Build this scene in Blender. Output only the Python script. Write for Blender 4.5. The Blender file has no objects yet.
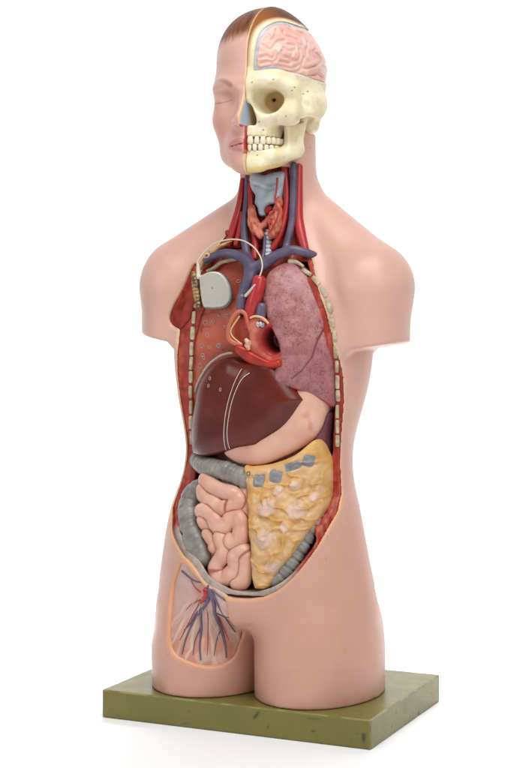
import bpy, math, random
import numpy as np
random.seed(7); np.random.seed(7)
F4 = np.float32
# ------------------------------------------------------------------ implicit-surface helpers
class Grid:
    def __init__(s, lo, hi, h):
        s.h = h; s.lo = np.array(lo, float)
        s.n = [int(math.ceil((hi[i]-lo[i])/h))+1 for i in range(3)]
        ax = [(lo[i]+h*np.arange(s.n[i])).astype(F4) for i in range(3)]
        s.X = ax[0][:, None, None]; s.Y = ax[1][None, :, None]; s.Z = ax[2][None, None, :]
        s.ax = ax
def smin(a, b, k):
    h = np.maximum(k-np.abs(a-b), 0)/k
    return np.minimum(a, b)-h*h*(k*0.25)
def smax(a, b, k): return -smin(-a, -b, k)
def ell(X, Y, Z, c, r):
    px, py, pz = (X-c[0]), (Y-c[1]), (Z-c[2])
    k0 = np.sqrt((px/r[0])**2+(py/r[1])**2+(pz/r[2])**2)
    k1 = np.sqrt((px/r[0]**2)**2+(py/r[1]**2)**2+(pz/r[2]**2)**2)+1e-9
    return (k0*(k0-1)/k1).astype(F4)
def rell(X, Y, Z, c, r, ang, axis='z'):
    """ellipsoid turned by ang degrees about an axis through its centre"""
    ca, sa = math.cos(math.radians(ang)), math.sin(math.radians(ang))
    px, py, pz = X-c[0], Y-c[1], Z-c[2]
    if axis == 'z': px, py = ca*px+sa*py, -sa*px+ca*py
    elif axis == 'y': px, pz = ca*px+sa*pz, -sa*px+ca*pz
    else: py, pz = ca*py+sa*pz, -sa*py+ca*pz
    return ell(px, py, pz, (0, 0, 0), r)
def cone(X, Y, Z, a, b, ra, rb):
    a = np.array(a, float); b = np.array(b, float); d = b-a; L2 = float(d@d)+1e-12
    t = np.clip(((X-a[0])*d[0]+(Y-a[1])*d[1]+(Z-a[2])*d[2])/L2, 0, 1)
    q = np.sqrt((X-a[0]-t*d[0])**2+(Y-a[1]-t*d[1])**2+(Z-a[2]-t*d[2])**2)
    return (q-(ra+(rb-ra)*t)).astype(F4)
def chain(X, Y, Z, pts, rad):
    """tube along a polyline; rad a number or one radius per point"""
    d = None
    for i in range(len(pts)-1):
        ra = rad if np.isscalar(rad) else rad[i]; rb = rad if np.isscalar(rad) else rad[i+1]
        e = cone(X, Y, Z, pts[i], pts[i+1], ra, rb)
        d = e if d is None else np.minimum(d, e)
    return d
def spline(pts, n=6, closed=False):
    """Catmull-Rom through the points"""
    P = np.array(pts, float); N = len(P); out = []
    rng = range(N if closed else N-1)
    for i in rng:
        if closed: p0, p1, p2, p3 = P[(i-1) % N], P[i], P[(i+1) % N], P[(i+2) % N]
        else: p0, p1, p2, p3 = P[max(i-1, 0)], P[i], P[i+1], P[min(i+2, N-1)]
        for k in range(n):
            t = k/n
            out.append(0.5*((2*p1)+(-p0+p2)*t+(2*p0-5*p1+4*p2-p3)*t*t+(-p0+3*p1-3*p2+p3)*t**3))
    if not closed: out.append(P[-1])
    return np.array(out)
def poly2d(U, V, poly):
    """signed distance (negative inside) to a closed polygon, on broadcastable U, V"""
    P = np.array(poly, float); N = len(P)
    U, V = np.broadcast_arrays(U, V)
    d2 = np.full(U.shape, 1e9); ins = np.zeros(U.shape, bool)
    for i in range(N):
        a = P[i]; b = P[(i+1) % N]; e = b-a
        t = np.clip(((U-a[0])*e[0]+(V-a[1])*e[1])/(e@e+1e-15), 0, 1)
        d2 = np.minimum(d2, (U-a[0]-t*e[0])**2+(V-a[1]-t*e[1])**2)
        c = (a[1] > V) != (b[1] > V)
        if c.any():
            xx = a[0]+(V-a[1])*e[0]/(e[1] if abs(e[1]) > 1e-15 else 1e-15)
            ins ^= c & (U < xx)
    d = np.sqrt(d2)
    return np.where(ins, -d, d).astype(F4)
def line2d(U, V, pts):
    P = np.array(pts, float); U, V = np.broadcast_arrays(U, V)
    d2 = np.full(U.shape, 1e9)
    for i in range(len(P)-1):
        a = P[i]; e = P[i+1]-a
        t = np.clip(((U-a[0])*e[0]+(V-a[1])*e[1])/(e@e+1e-15), 0, 1)
        d2 = np.minimum(d2, (U-a[0]-t*e[0])**2+(V-a[1]-t*e[1])**2)
    return np.sqrt(d2).astype(F4)
def vnoise(X, Y, Z, s, seed=0):
    """smooth value noise in [-1,1], cell size s"""
    X, Y, Z = np.broadcast_arrays(X, Y, Z)
    rs = np.random.RandomState(seed); T = rs.rand(32, 32, 32).astype(F4)*2-1
    def f(A):
        a = A/s+100; i = np.floor(a).astype(np.int32); t = (a-i).astype(F4); return i & 31, t*t*(3-2*t)
    xi, xt = f(X); yi, yt = f(Y); zi, zt = f(Z); x1, y1, z1 = (xi+1) & 31, (yi+1) & 31, (zi+1) & 31
    def L(a, b, t): return a+(b-a)*t
    return L(L(L(T[xi, yi, zi], T[x1, yi, zi], xt), L(T[xi, y1, zi], T[x1, y1, zi], xt), yt),
             L(L(T[xi, yi, z1], T[x1, yi, z1], xt), L(T[xi, y1, z1], T[x1, y1, z1], xt), yt), zt)
def surface(g, f):
    """surface nets: grid values -> (verts, quads)"""
    f = np.broadcast_to(f, g.n).astype(F4).copy()
    big = F4(1.0)                                    # close the shape at the grid's border
    for ax in range(3):
        sl = [slice(None)]*3
        for e in (0, -1): sl[ax] = e; f[tuple(sl)] = np.maximum(f[tuple(sl)], 1e-4)
    ins = f < 0
    nx, ny, nz = g.n
    cnt = np.zeros((nx-1, ny-1, nz-1), np.uint8)
    for i in (0, 1):
        for j in (0, 1):
            for k in (0, 1): cnt += ins[i:nx-1+i, j:ny-1+j, k:nz-1+k]
    act = (cnt > 0) & (cnt < 8)
    ci = np.argwhere(act)
    idx = np.full(act.shape, -1, np.int32); idx[act] = np.arange(len(ci))
    acc = np.zeros((len(ci), 3)); num = np.zeros(len(ci))
    cs = [(i, j, k) for i in (0, 1) for j in (0, 1) for k in (0, 1)]
    for a in cs:
        for ax in range(3):
            if a[ax]: continue
            b = list(a); b[ax] = 1
            fa = f[ci[:, 0]+a[0], ci[:, 1]+a[1], ci[:, 2]+a[2]]; fb = f[ci[:, 0]+b[0], ci[:, 1]+b[1], ci[:, 2]+b[2]]
            m = (fa < 0) != (fb < 0)
            t = np.where(m, fa/(np.where(m, fa-fb, 1)), 0)
            p = np.tile(np.array(a, float), (len(ci), 1)); p[:, ax] += t
            acc += p*m[:, None]; num += m
    V = g.lo+(ci+acc/num[:, None])*g.h
    Q = []
    for ax in range(3):
        o = [i for i in range(3) if i != ax]
        s0 = [slice(None)]*3; s1 = [slice(None)]*3
        s0[ax] = slice(0, -1); s1[ax] = slice(1, None)
        for q in o: s0[q] = slice(1, -1); s1[q] = slice(1, -1)
        A, B = ins[tuple(s0)], ins[tuple(s1)]
        e = np.argwhere(A != B); 
        if not len(e): continue
        fl = A[e[:, 0], e[:, 1], e[:, 2]]
        for q in o: e[:, q] += 1
        def c(du, dv):
            x = e.copy(); x[:, o[0]] -= du; x[:, o[1]] -= dv; return idx[x[:, 0], x[:, 1], x[:, 2]]
        q4 = np.stack([c(1, 1), c(0, 1), c(0, 0), c(1, 0)], 1)
        if ax == 1: fl = ~fl
        q4[~fl] = q4[~fl][:, ::-1]
        Q.append(q4)
    return V, np.concatenate(Q)
# ------------------------------------------------------------------ scene helpers
SC = bpy.context.scene; COL = SC.collection
def link(name, me, mat=None, parent=None, smooth=True, label=None):
    o = bpy.data.objects.new(name, me); COL.objects.link(o)
    if mat: me.materials.append(mat)
    if smooth: me.polygons.foreach_set('use_smooth', np.ones(len(me.polygons), bool))
    if parent: o.parent = parent
    if label: o['label'] = label
    return o
def mesh_from(name, V, Q):
    V = np.asarray(V, F4); Q = np.asarray(Q, np.int32); k = Q.shape[1]
    me = bpy.data.meshes.new(name)
    me.vertices.add(len(V)); me.vertices.foreach_set('co', V.ravel())
    me.loops.add(Q.size); me.loops.foreach_set('vertex_index', Q.ravel())
    me.polygons.add(len(Q)); me.polygons.foreach_set('loop_start', np.arange(0, Q.size, k, dtype=np.int32))
    me.polygons.foreach_set('loop_total', np.full(len(Q), k, np.int32))
    me.update(calc_edges=True); me.validate()
    return me
def paint(me, C):
    at = me.color_attributes.new('paint', 'FLOAT_COLOR', 'POINT')
    C = np.asarray(C, F4)
    if C.shape[1] == 3: C = np.concatenate([C, np.ones((len(C), 1), F4)], 1)
    at.data.foreach_set('color', C.ravel())
def smooth_verts(V, Q, it=1, lam=0.5):
    n = len(V); deg = np.zeros(n); E = []
    for a, b in ((0, 1), (1, 2), (2, 3), (3, 0)): E.append(Q[:, [a, b]])
    E = np.concatenate(E)
    E = np.concatenate([E, E[:, ::-1]])
    deg = np.bincount(E[:, 0], minlength=n)
    for _ in range(it):
        A = np.stack([np.bincount(E[:, 0], weights=V[E[:, 1], i], minlength=n) for i in range(3)], 1)/np.maximum(deg, 1)[:, None]
        V = V+lam*(A-V)
    return V
def solid(name, g, f, mat, parent, colour=None, label=None, smooth_it=1):
    """one part: the zero surface of f; colour(V) paints it"""
    V, Q = surface(g, f)
    if smooth_it: V = smooth_verts(V, Q, smooth_it)
    me = mesh_from(name, V, Q)
    if colour is not None: paint(me, colour(V.astype(F4)))
    return link(name, me, mat, parent, label=label)
def S(t, a, b):
    t = np.clip((t-a)/(b-a), 0, 1); return t*t*(3-2*t)
def mix(A, B, t):
    A = np.asarray(A, F4); B = np.asarray(B, F4); t = np.asarray(t, F4)
    if t.ndim == 1: t = t[:, None]
    return A*(1-t)+B*t
def hx(h):
    """sRGB hex -> linear"""
    c = [int(h[i:i+2], 16)/255 for i in (0, 2, 4)]
    return np.array([x/12.92 if x <= .04045 else ((x+.055)/1.055)**2.4 for x in c], F4)
# ------------------------------------------------------------------ materials
def material(name, base=None, rough=.45, coat=0.0, bump=0.0, bscale=300.0, mottle=0.0, mscale=60.0, spots=0.0, cracks=0.0, sscale=500.0, sss=0.0, alpha_gloss=False, metal=0.0, spec=.5, grime=0.0):
    m = bpy.data.materials.new(name); m.use_nodes = True
    nt = m.node_tree; N = nt.nodes; L = nt.links
    b = N['Principled BSDF']
    tc = N.new('ShaderNodeTexCoord')
    if base is None:
        c = N.new('ShaderNodeAttribute'); c.attribute_name = 'paint'; col = c.outputs['Color']
    else:
        c = N.new('ShaderNodeRGB'); c.outputs[0].default_value = (*[float(x) for x in base], 1); col = c.outputs[0]
    def noise(sc, det=4, rg=.6):
        n = N.new('ShaderNodeTexNoise'); n.inputs['Scale'].default_value = sc; n.inputs['Detail'].default_value = det
        n.inputs['Roughness'].default_value = rg; L.new(tc.outputs['Object'], n.inputs['Vector']); return n
    def ramp(src, a, b2, lo, hi):
        r = N.new('ShaderNodeMapRange'); r.inputs['From Min'].default_value = a; r.inputs['From Max'].default_value = b2
        r.inputs['To Min'].default_value = lo; r.inputs['To Max'].default_value = hi; L.new(src, r.inputs['Value']); return r.outputs[0]
    def mult(colr, fac):
        x = N.new('ShaderNodeMix'); x.data_type = 'RGBA'; x.blend_type = 'MULTIPLY'; x.inputs['Factor'].default_value = 1
        L.new(colr, x.inputs['A']); L.new(fac, x.inputs['B']); return x.outputs['Result']
    if base is None and alpha_gloss:
        am = N.new('ShaderNodeMath'); am.operation = 'MULTIPLY'; am.inputs[1].default_value = spec; L.new(c.outputs['Alpha'], am.inputs[0]); L.new(am.outputs[0], b.inputs['Specular IOR Level'])
    if mottle:
        n = noise(mscale, 5, .6); col = mult(col, ramp(n.outputs['Fac'], .3, .7, 1-mottle, 1+mottle*.6))
    if grime:
        n = noise(mscale*6, 3, .7); col = mult(col, ramp(n.outputs['Fac'], .62, .72, 1, 1-grime))
    if spots:
        v = N.new('ShaderNodeTexVoronoi'); v.inputs['Scale'].default_value = sscale; L.new(tc.outputs['Object'], v.inputs['Vector'])
        col = mult(col, ramp(v.outputs['Distance'], .08, .2, 1-spots, 1))
    if cracks:
        wn = noise(sscale*.5, 3); wv = N.new('ShaderNodeVectorMath'); wv.operation = 'MULTIPLY_ADD'; wv.inputs[1].default_value = (.006, .006, .006)
        L.new(wn.outputs['Color'], wv.inputs[0]); L.new(tc.outputs['Object'], wv.inputs[2])
        v = N.new('ShaderNodeTexVoronoi'); v.feature = 'DISTANCE_TO_EDGE'; v.inputs['Scale'].default_value = sscale; L.new(wv.outputs[0], v.inputs['Vector'])
        gate = noise(sscale*.22, 2); line = ramp(v.outputs['Distance'], .02, .10, 1, 0)
        mm = N.new('ShaderNodeMath'); mm.operation = 'MULTIPLY'; L.new(line, mm.inputs[0]); L.new(ramp(gate.outputs['Fac'], .40, .58, 0, cracks), mm.inputs[1])
        iv = N.new('ShaderNodeMath'); iv.operation = 'SUBTRACT'; iv.inputs[0].default_value = 1; L.new(mm.outputs[0], iv.inputs[1])
        col = mult(col, iv.outputs[0])
    L.new(col, b.inputs['Base Color'])
    n = noise(mscale*2.3, 4, .6)
    L.new(ramp(n.outputs['Fac'], .3, .7, max(rough-.07, .02), rough+.07), b.inputs['Roughness'])
    b.inputs['Coat Weight'].default_value = coat; b.inputs['Coat Roughness'].default_value = .12
    b.inputs['Metallic'].default_value = metal; b.inputs['Specular IOR Level'].default_value = spec
    if sss:
        b.inputs['Subsurface Weight'].default_value = sss; b.inputs['Subsurface Radius'].default_value = (.006, .002, .001); b.inputs['Subsurface Scale'].default_value = 1
    if bump:
        n = noise(bscale, 4, .65); bp = N.new('ShaderNodeBump'); bp.inputs['Strength'].default_value = bump; bp.inputs['Distance'].default_value = .001
        L.new(n.outputs['Fac'], bp.inputs['Height']); L.new(bp.outputs['Normal'], b.inputs['Normal'])
    return m
# ------------------------------------------------------------------ the figure: cross-sections by height (metres)
# z, half width, half depth, centre y
TORSO = np.array([
 (-.02,.138,.098,-.020),(.05,.1415,.102,-.0175),(.075,.1412,.104,-.0200),(.100,.1395,.1035,-.0235),(.125,.1378,.101,-.0255),
 (.150,.1329,.0985,-.0275),(.175,.1284,.096,-.0295),(.200,.1240,.092,-.0300),(.225,.1185,.087,-.0280),(.250,.1105,.081,-.0235),
 (.275,.1062,.0775,-.0200),(.300,.1068,.0780,-.0180),(.325,.1120,.0812,-.0150),(.350,.1185,.0853,-.0116),(.375,.1233,.0888,-.0084),
 (.400,.1268,.0913,-.0070),(.425,.1275,.0923,-.0062),(.450,.1255,.0910,-.005),(.480,.118,.086,-.003),(.510,.102,.079,.002),
 (.540,.077,.068,.006),(.565,.056,.060,.010),(.590,.0440,.0535,.012),(.62,.0390,.0490,.011),(.66,.0380,.048,.010),(.72,.038,.047,.012)])
def sec(z, col): return np.interp(z, TORSO[:, 0], TORSO[:, col]).astype(F4)
def smooth_sec():
    """resample the section table finely and smooth it"""
    global TORSO
    z = np.arange(-.03, .73, .005); T = [z]
    k = np.exp(-np.linspace(-2, 2, 11)**2/1.2); k /= k.sum()
    for c in (1, 2, 3):
        v = np.interp(z, TORSO[:, 0], TORSO[:, c]); vp = np.pad(v, 5, mode='edge'); T.append(np.convolve(vp, k, 'valid'))
    TORSO = np.stack(T, 1)
smooth_sec()
def front(x, z):
    """y of the body's front surface (torso without arms)"""
    a = sec(z, 1); b = sec(z, 2); cy = sec(z, 3)
    return cy-b*np.sqrt(np.clip(1-np.abs(x/a)**2, 0.0009, 1))
def torso_f(X, Y, Z, e=2.0):
    z = np.asarray(Z); a = sec(z, 1); b = sec(z, 2); cy = sec(z, 3)
    px, py = X/a, (Y-cy)/b
    k0 = np.sqrt(px**2+py**2); k1 = np.sqrt((px/a)**2+(py/b)**2)+1e-9
    return (k0*(k0-1)/k1).astype(F4)
def cranium(X, Y, Z, ins=0.0):
    """skull cap: full on the skin side, steeper on the opened side"""
    left = X < 0
    a = np.where(left, .0685, .0620)-ins; b = np.where(Y < .002, .084, .078)-ins
    zz = Z-.752; up = zz > 0
    c = np.where(up, .075, .090)-ins
    p = np.where(up, np.where(left, 2.35, 1.50), 2.0).astype(F4)
    e = .10
    za = np.sqrt((zz/c)**2+e*e)-e*np.exp(-np.abs(zz/c)*1.5); xa = np.sqrt((X/a)**2+.0016)-.04*np.exp(-np.abs(X/a)*3)
    za = np.where(left | ~up, np.abs(zz/c), za); xa = np.where(left | ~up, np.abs(X/a), xa)
    q = (xa**p+za**p)**(2/p)+((Y-.002)/b)**2
    k = np.sqrt(q+1e-9)
    return ((k-1)*.064).astype(F4)
def body_f(X, Y, Z):
    d = smax(torso_f(X, Y, Z), (.080+.25*(-Y-.08)-Z)*.9, .030)     # trunk above the crotch
    AX = np.abs(X); SX = np.abs(X-.0020)
    # legs
    at = np.interp(Z, [0, .05, .08, .1, .15], [.1440, .1440, .1390, .1345, .118]).astype(F4)
    a = at*.518; cx = at-a; bb = np.interp(Z, [0, .05, .1, .15], [.1005, .1025, .0995, .092]).astype(F4)
    px, py = (AX-cx)/a, (Y+.0185)/bb
    k0 = np.sqrt(px**2+py**2); k1 = np.sqrt((px/a)**2+(py/bb)**2)+1e-9
    leg = smax((k0*(k0-1)/k1).astype(F4), Z-.13, .05)
    d = smin(d, leg, .016)
    # shoulders and arm stumps
    sh = np.where(X < 0, cone(SX, Y, Z, (.026, .022, .588), (.122, -.006, .503), .030, .0485), cone(SX, Y, Z, (.026, .022, .586), (.122, -.004, .493), .030, .0485))
    arm = cone(SX, (Y+.012)*.86-.012, Z, (.1285, -.010, .482), (.1325, -.010, .37), .0450, .0410)
    a2 = smin(sh, arm, .025)
    cutp = ((.427+.17*(SX-.175)-.028*X-.008*S(.122-SX, 0, .012)-Z)*.98).astype(F4)
    d = smin(d, smax(smin(d, a2, .018), cutp, .004), .003)
    # neck
    nk = cone(X, Y*.9, Z, (0, .012, .56), (0, .010, .70), .0400, .0375)
    d = smin(d, nk, .025)
    # groin creases from the crotch up to the hips
    gr = cone(AX, Y, Z, (.008, -.108, .084), (.070, -.104, .132), .0, .0)
    d = d+(.0016*np.exp(-(gr/.006)**2)).astype(F4)
    return d
DATA = {
 'lung': [[0.0191,-0.0747,0.478],[0.0178,-0.0691,0.4942],[0.0216,-0.0635,0.5058],[0.0314,-0.0573,0.5139],[0.0437,-0.0506,0.5173],[0.0562,-0.0503,0.5126],[0.0697,-0.0555,0.5008],[0.0801,-0.0598,0.487],[0.0883,-0.0619,0.4755],[0.0964,-0.0621,0.4543],[0.1005,-0.061,0.4269],[0.1006,-0.0538,0.3993],[0.099,-0.0472,0.3715],[0.0966,-0.0436,0.3463],[0.0827,-0.0567,0.355],[0.0592,-0.072,0.3662],[0.021,-0.0829,0.3746],[0.0337,-0.0811,0.3865],[0.0415,-0.0798,0.4048],[0.0401,-0.0802,0.4213],[0.0329,-0.0809,0.4363],[0.0251,-0.0803,0.4514],[0.0187,-0.0761,0.4735]],
 'lung_fissure': [[0.0977,-0.0631,0.458],[0.0849,-0.0624,0.4268],[0.0791,-0.0666,0.4049],[0.0682,-0.0722,0.3898],[0.0568,-0.0769,0.3802]],
 'liver': [[-0.0888,-0.0402,0.2877],[-0.091,-0.0389,0.3137],[-0.0805,-0.0573,0.3438],[-0.0729,-0.0648,0.3672],[-0.0594,-0.0728,0.3848],[-0.0437,-0.079,0.3979],[-0.0228,-0.0837,0.4047],[-0.0037,-0.0851,0.4002],[0.0115,-0.0847,0.3992],[0.0333,-0.0816,0.3959],[0.0533,-0.0747,0.3726],[0.0688,-0.0665,0.3551],[0.0663,-0.0678,0.3526],[0.0536,-0.0728,0.333],[0.0403,-0.0771,0.3191],[0.0182,-0.0819,0.3049],[0.0106,-0.0828,0.3003],[-0.0109,-0.0829,0.2962],[-0.0273,-0.0808,0.2913],[-0.0575,-0.0704,0.2841],[-0.0778,-0.0553,0.2837]],
 'falciform': [[-0.0022,-0.0889,0.3909],[-0.0132,-0.0876,0.3694],[-0.0218,-0.0862,0.3443],[-0.026,-0.0848,0.3191],[-0.0264,-0.0849,0.294]],
 'falciform2': [[0.0086,-0.0885,0.3865],[-0.0021,-0.0884,0.3779],[-0.0133,-0.0874,0.3556],[-0.0194,-0.0862,0.333],[-0.0218,-0.0855,0.3133],[-0.021,-0.0858,0.2955]],
 'diaphragm': [[-0.0219,-0.0748,0.4086],[-0.0277,-0.0738,0.4084],[-0.0416,-0.0705,0.4041],[-0.0612,-0.0626,0.3915],[-0.0816,-0.0475,0.3704],[-0.0939,-0.0331,0.3518]],
 'stomach': [[-0.0339,-0.0721,0.2895],[-0.0204,-0.0759,0.2804],[-0.0074,-0.0778,0.2769],[0.0108,-0.0777,0.2764],[0.0276,-0.0745,0.2804],[0.0539,-0.064,0.2932],[0.0717,-0.0515,0.3051],[0.08,-0.0438,0.316],[0.0857,-0.0392,0.3313],[0.0893,-0.0386,0.3492],[0.0902,-0.0411,0.3707],[0.0666,-0.061,0.3758],[0.0447,-0.0696,0.3486],[0.0272,-0.0737,0.3306],[0.0023,-0.0762,0.3182],[-0.0252,-0.0737,0.3052]],
 'spleen': [[0.0922,-0.0236,0.3389],[0.0868,-0.0355,0.3371],[0.0811,-0.0402,0.3218],[0.0727,-0.0479,0.3066],[0.0806,-0.0359,0.2893],[0.085,-0.018,0.2736],[0.0884,-0.0154,0.3167]],
 'omentum': [[0.0001,-0.0904,0.2747],[0.0076,-0.09,0.2758],[0.0329,-0.0856,0.2797],[0.0583,-0.0751,0.2903],[0.0803,-0.0599,0.3085],[0.0892,-0.0487,0.2913],[0.0932,-0.0438,0.2743],[0.0963,-0.0585,0.2371],[0.095,-0.0664,0.2268],[0.0876,-0.0807,0.2116],[0.0759,-0.0949,0.1908],[0.0648,-0.1035,0.1721],[0.0538,-0.1088,0.1584],[0.0474,-0.1113,0.1474],[0.0422,-0.113,0.1385],[0.0328,-0.1152,0.1354],[0.0243,-0.1165,0.141],[0.0222,-0.1164,0.1574],[0.02,-0.1154,0.1791],[0.0153,-0.11,0.2111],[0.0089,-0.0995,0.2427]],
 'omentum_bumps': [[0.0366,-0.1005,0.229],[0.0379,-0.1101,0.1932],[0.0699,-0.0879,0.2266],[0.0464,-0.089,0.2503],[0.0643,-0.0784,0.2569],[0.0845,-0.0697,0.2418],[0.0598,-0.0989,0.2095],[0.0485,-0.1104,0.1624]],
 'omentum_windows': [[0.023,-0.0918,0.2605],[0.0415,-0.0859,0.2655],[0.06,-0.0754,0.278],[0.0753,-0.0643,0.2837]],
 'omentum_screw': [[0.0091,-0.0934,0.2684]],
 'colon_t': [[-0.0841,-0.039,0.2759],[-0.066,-0.0589,0.271],[-0.0469,-0.0702,0.2698],[-0.0231,-0.078,0.2667],[0.0011,-0.0821,0.2592]],
 'colon_a': [[-0.0702,-0.064,0.2469],[-0.0805,-0.0599,0.2362],[-0.0834,-0.0637,0.223],[-0.0798,-0.0722,0.2108],[-0.0734,-0.0806,0.1988]],
 'cecum': [[-0.0673,-0.0861,0.1914],[-0.0596,-0.092,0.1793],[-0.0513,-0.0967,0.1661]],
 'colon_s': [[0.087,-0.0294,0.2794],[0.0882,-0.0324,0.2642],[0.0902,-0.0403,0.2472],[0.091,-0.0517,0.2307],[0.0889,-0.0608,0.2204],[0.0854,-0.0687,0.2113],[0.0807,-0.0757,0.2034],[0.0763,-0.0817,0.1934],[0.07,-0.0881,0.1798],[0.0609,-0.0945,0.1637],[0.0525,-0.0985,0.1514],[0.0459,-0.1009,0.146]],
 'gut_a': [[-0.0588,-0.0707,0.2554],[-0.0381,-0.0827,0.2467],[-0.0168,-0.0886,0.2429],[-0.0065,-0.0908,0.2395],[-0.0037,-0.094,0.2317],[-0.0122,-0.0953,0.2267]],
 'gut_b': [[-0.0602,-0.0746,0.2436],[-0.0536,-0.0812,0.2362],[-0.0391,-0.0889,0.2305],[-0.0276,-0.0936,0.2257],[-0.0177,-0.0949,0.2263]],
 'gut_c': [[-0.0535,-0.0908,0.2096],[-0.0453,-0.0952,0.2046],[-0.0368,-0.0964,0.21]],
 'gut_d': [[-0.0555,-0.0867,0.2198],[-0.0432,-0.0913,0.2204],[-0.0341,-0.0963,0.2125],[-0.0277,-0.0997,0.205],[-0.0168,-0.1012,0.2058],[-0.0096,-0.0996,0.2143],[-0.0012,-0.0994,0.2159],[0.0033,-0.1021,0.2058],[0.0026,-0.1047,0.1931],[-0.0075,-0.1053,0.1885]],
 'gut_e': [[-0.0433,-0.098,0.1949],[-0.0334,-0.102,0.1871],[-0.0314,-0.1033,0.1802]],
 'gut_f': [[-0.023,-0.1031,0.1926],[-0.0188,-0.1049,0.1848],[-0.0171,-0.1062,0.1736],[-0.0257,-0.1057,0.1607],[-0.0284,-0.1054,0.1521]],
 'gut_g': [[-0.0277,-0.1056,0.1498],[-0.0184,-0.1071,0.1436],[-0.0076,-0.1078,0.1492],[-0.0005,-0.1078,0.1603],[-0.0007,-0.1073,0.172],[0.0069,-0.1066,0.1778]],
 'gut_h': [[0.0003,-0.1082,0.1404],[0.0086,-0.1079,0.1445],[0.011,-0.1074,0.1599],[0.0113,-0.1068,0.1728]],
 'gut_i': [[0.0,-0.084,0.2474],[0.004,-0.0925,0.2248],[0.0088,-0.0999,0.1964]],
 'pec': [[-0.0872,-0.0446,0.5169],[-0.0972,-0.0567,0.487],[-0.1099,-0.0582,0.4656],[-0.1153,-0.0583,0.4512],[-0.111,-0.0583,0.4417],[-0.0978,-0.0634,0.4389],[-0.0814,-0.0719,0.4561],[-0.0747,-0.0694,0.4773],[-0.0771,-0.0568,0.4987]],
 'rib_l': [[-0.0751,-0.0616,0.4772],[-0.0783,-0.0621,0.4651],[-0.0811,-0.062,0.4421],[-0.0839,-0.0598,0.4178],[-0.0888,-0.0521,0.3932],[-0.092,-0.0468,0.3685],[-0.094,-0.0433,0.3437],[-0.0951,-0.0404,0.3188],[-0.0959,-0.038,0.2927]],
 'rib_r': [[0.0588,-0.0521,0.5086],[0.0679,-0.0542,0.5038],[0.0807,-0.0587,0.4931],[0.0904,-0.0608,0.4813],[0.0979,-0.0621,0.4615],[0.103,-0.0613,0.4313],[0.1033,-0.0539,0.3996],[0.102,-0.0474,0.3723],[0.1005,-0.0438,0.3486],[0.0992,-0.0411,0.3248],[0.0975,-0.0382,0.2949]],
 'clav_l': [[-0.066,-0.0526,0.5075],[-0.0573,-0.051,0.5111],[-0.0494,-0.0481,0.5177],[-0.0405,-0.047,0.52],[-0.0303,-0.046,0.5223]],
 'clav_r': [[0.0429,-0.0511,0.5177],[0.0508,-0.0514,0.517],[0.0607,-0.0536,0.5121]],
 'jug_r': [[-0.0253,-0.0268,0.6223],[-0.0238,-0.0304,0.5989],[-0.0238,-0.0344,0.5772],[-0.0219,-0.0407,0.5538],[-0.0164,-0.0468,0.5321],[-0.0079,-0.0534,0.517]],
 'jug_l': [[0.0367,-0.026,0.6332],[0.0385,-0.0309,0.597],[0.0394,-0.037,0.5673],[0.0369,-0.0435,0.5427],[0.036,-0.0473,0.5304]],
 'brach_l': [[0.0745,-0.0573,0.5215],[0.0667,-0.0553,0.526],[0.05,-0.0532,0.5308],[0.0379,-0.0539,0.5291],[0.0234,-0.057,0.5222],[0.0093,-0.0614,0.5125],[-0.0016,-0.0631,0.5086]],
 'brach_r': [[-0.0648,-0.0577,0.5206],[-0.0551,-0.0556,0.5254],[-0.0376,-0.054,0.5288],[-0.0202,-0.0561,0.5243],[-0.0054,-0.0608,0.5139],[-0.0014,-0.0666,0.5006],[-0.0042,-0.0705,0.4888],[-0.0079,-0.0724,0.4781]],
 'svc': [[-0.0063,-0.0809,0.4758],[-0.007,-0.0811,0.4595]],
 'car_l': [[0.0241,-0.0241,0.6322],[0.0287,-0.0288,0.5974],[0.0284,-0.0335,0.5727],[0.0248,-0.0394,0.5513],[0.0177,-0.0444,0.5333]],
 'car_r': [[-0.0211,-0.026,0.6123],[-0.0177,-0.0309,0.5871],[-0.0134,-0.0355,0.5653],[-0.0068,-0.0413,0.5436],[-0.0044,-0.0491,0.522]],
 'scm_r': [[0.0405,-0.0191,0.632],[0.0417,-0.0238,0.5974],[0.0437,-0.0285,0.5726],[0.0499,-0.0345,0.551],[0.0591,-0.0415,0.5279]],
 'scm_l': [[-0.0321,-0.0222,0.6183],[-0.0341,-0.0278,0.5877],[-0.0389,-0.0334,0.5621],[-0.0441,-0.0393,0.539]],
 'scm_l2': [[-0.0291,-0.0313,0.5775],[-0.0293,-0.0367,0.5574],[-0.0326,-0.0413,0.5391]],
 'larynx': [[-0.0202,-0.0357,0.6149],[-0.0183,-0.0345,0.6272],[-0.0102,-0.0345,0.6264],[-0.002,-0.0348,0.6228],[0.007,-0.0346,0.6252],[0.0133,-0.0345,0.6261],[0.0262,-0.0346,0.6256],[0.0261,-0.0361,0.6117],[0.024,-0.0385,0.5986],[0.0205,-0.0407,0.5888],[0.009,-0.041,0.5866],[0.0036,-0.0418,0.581],[0.0037,-0.0432,0.5736],[-0.0035,-0.0432,0.5737],[-0.007,-0.0415,0.5829],[-0.011,-0.0407,0.5888],[-0.0111,-0.0386,0.598],[-0.0163,-0.037,0.6048]],
 'thyr_l': [[-0.0124,-0.0385,0.5832],[-0.0108,-0.0412,0.5699],[-0.0056,-0.0445,0.5582],[0.0027,-0.0469,0.5497]],
 'thyr_r': [[0.0224,-0.037,0.5922],[0.0218,-0.0396,0.5758],[0.0213,-0.0437,0.5609],[0.018,-0.047,0.5494]],
 'thyr_m': [[-0.0083,-0.0427,0.5681],[0.0018,-0.0449,0.5605],[0.01,-0.0433,0.5661],[0.0162,-0.0411,0.5742]],
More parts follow.
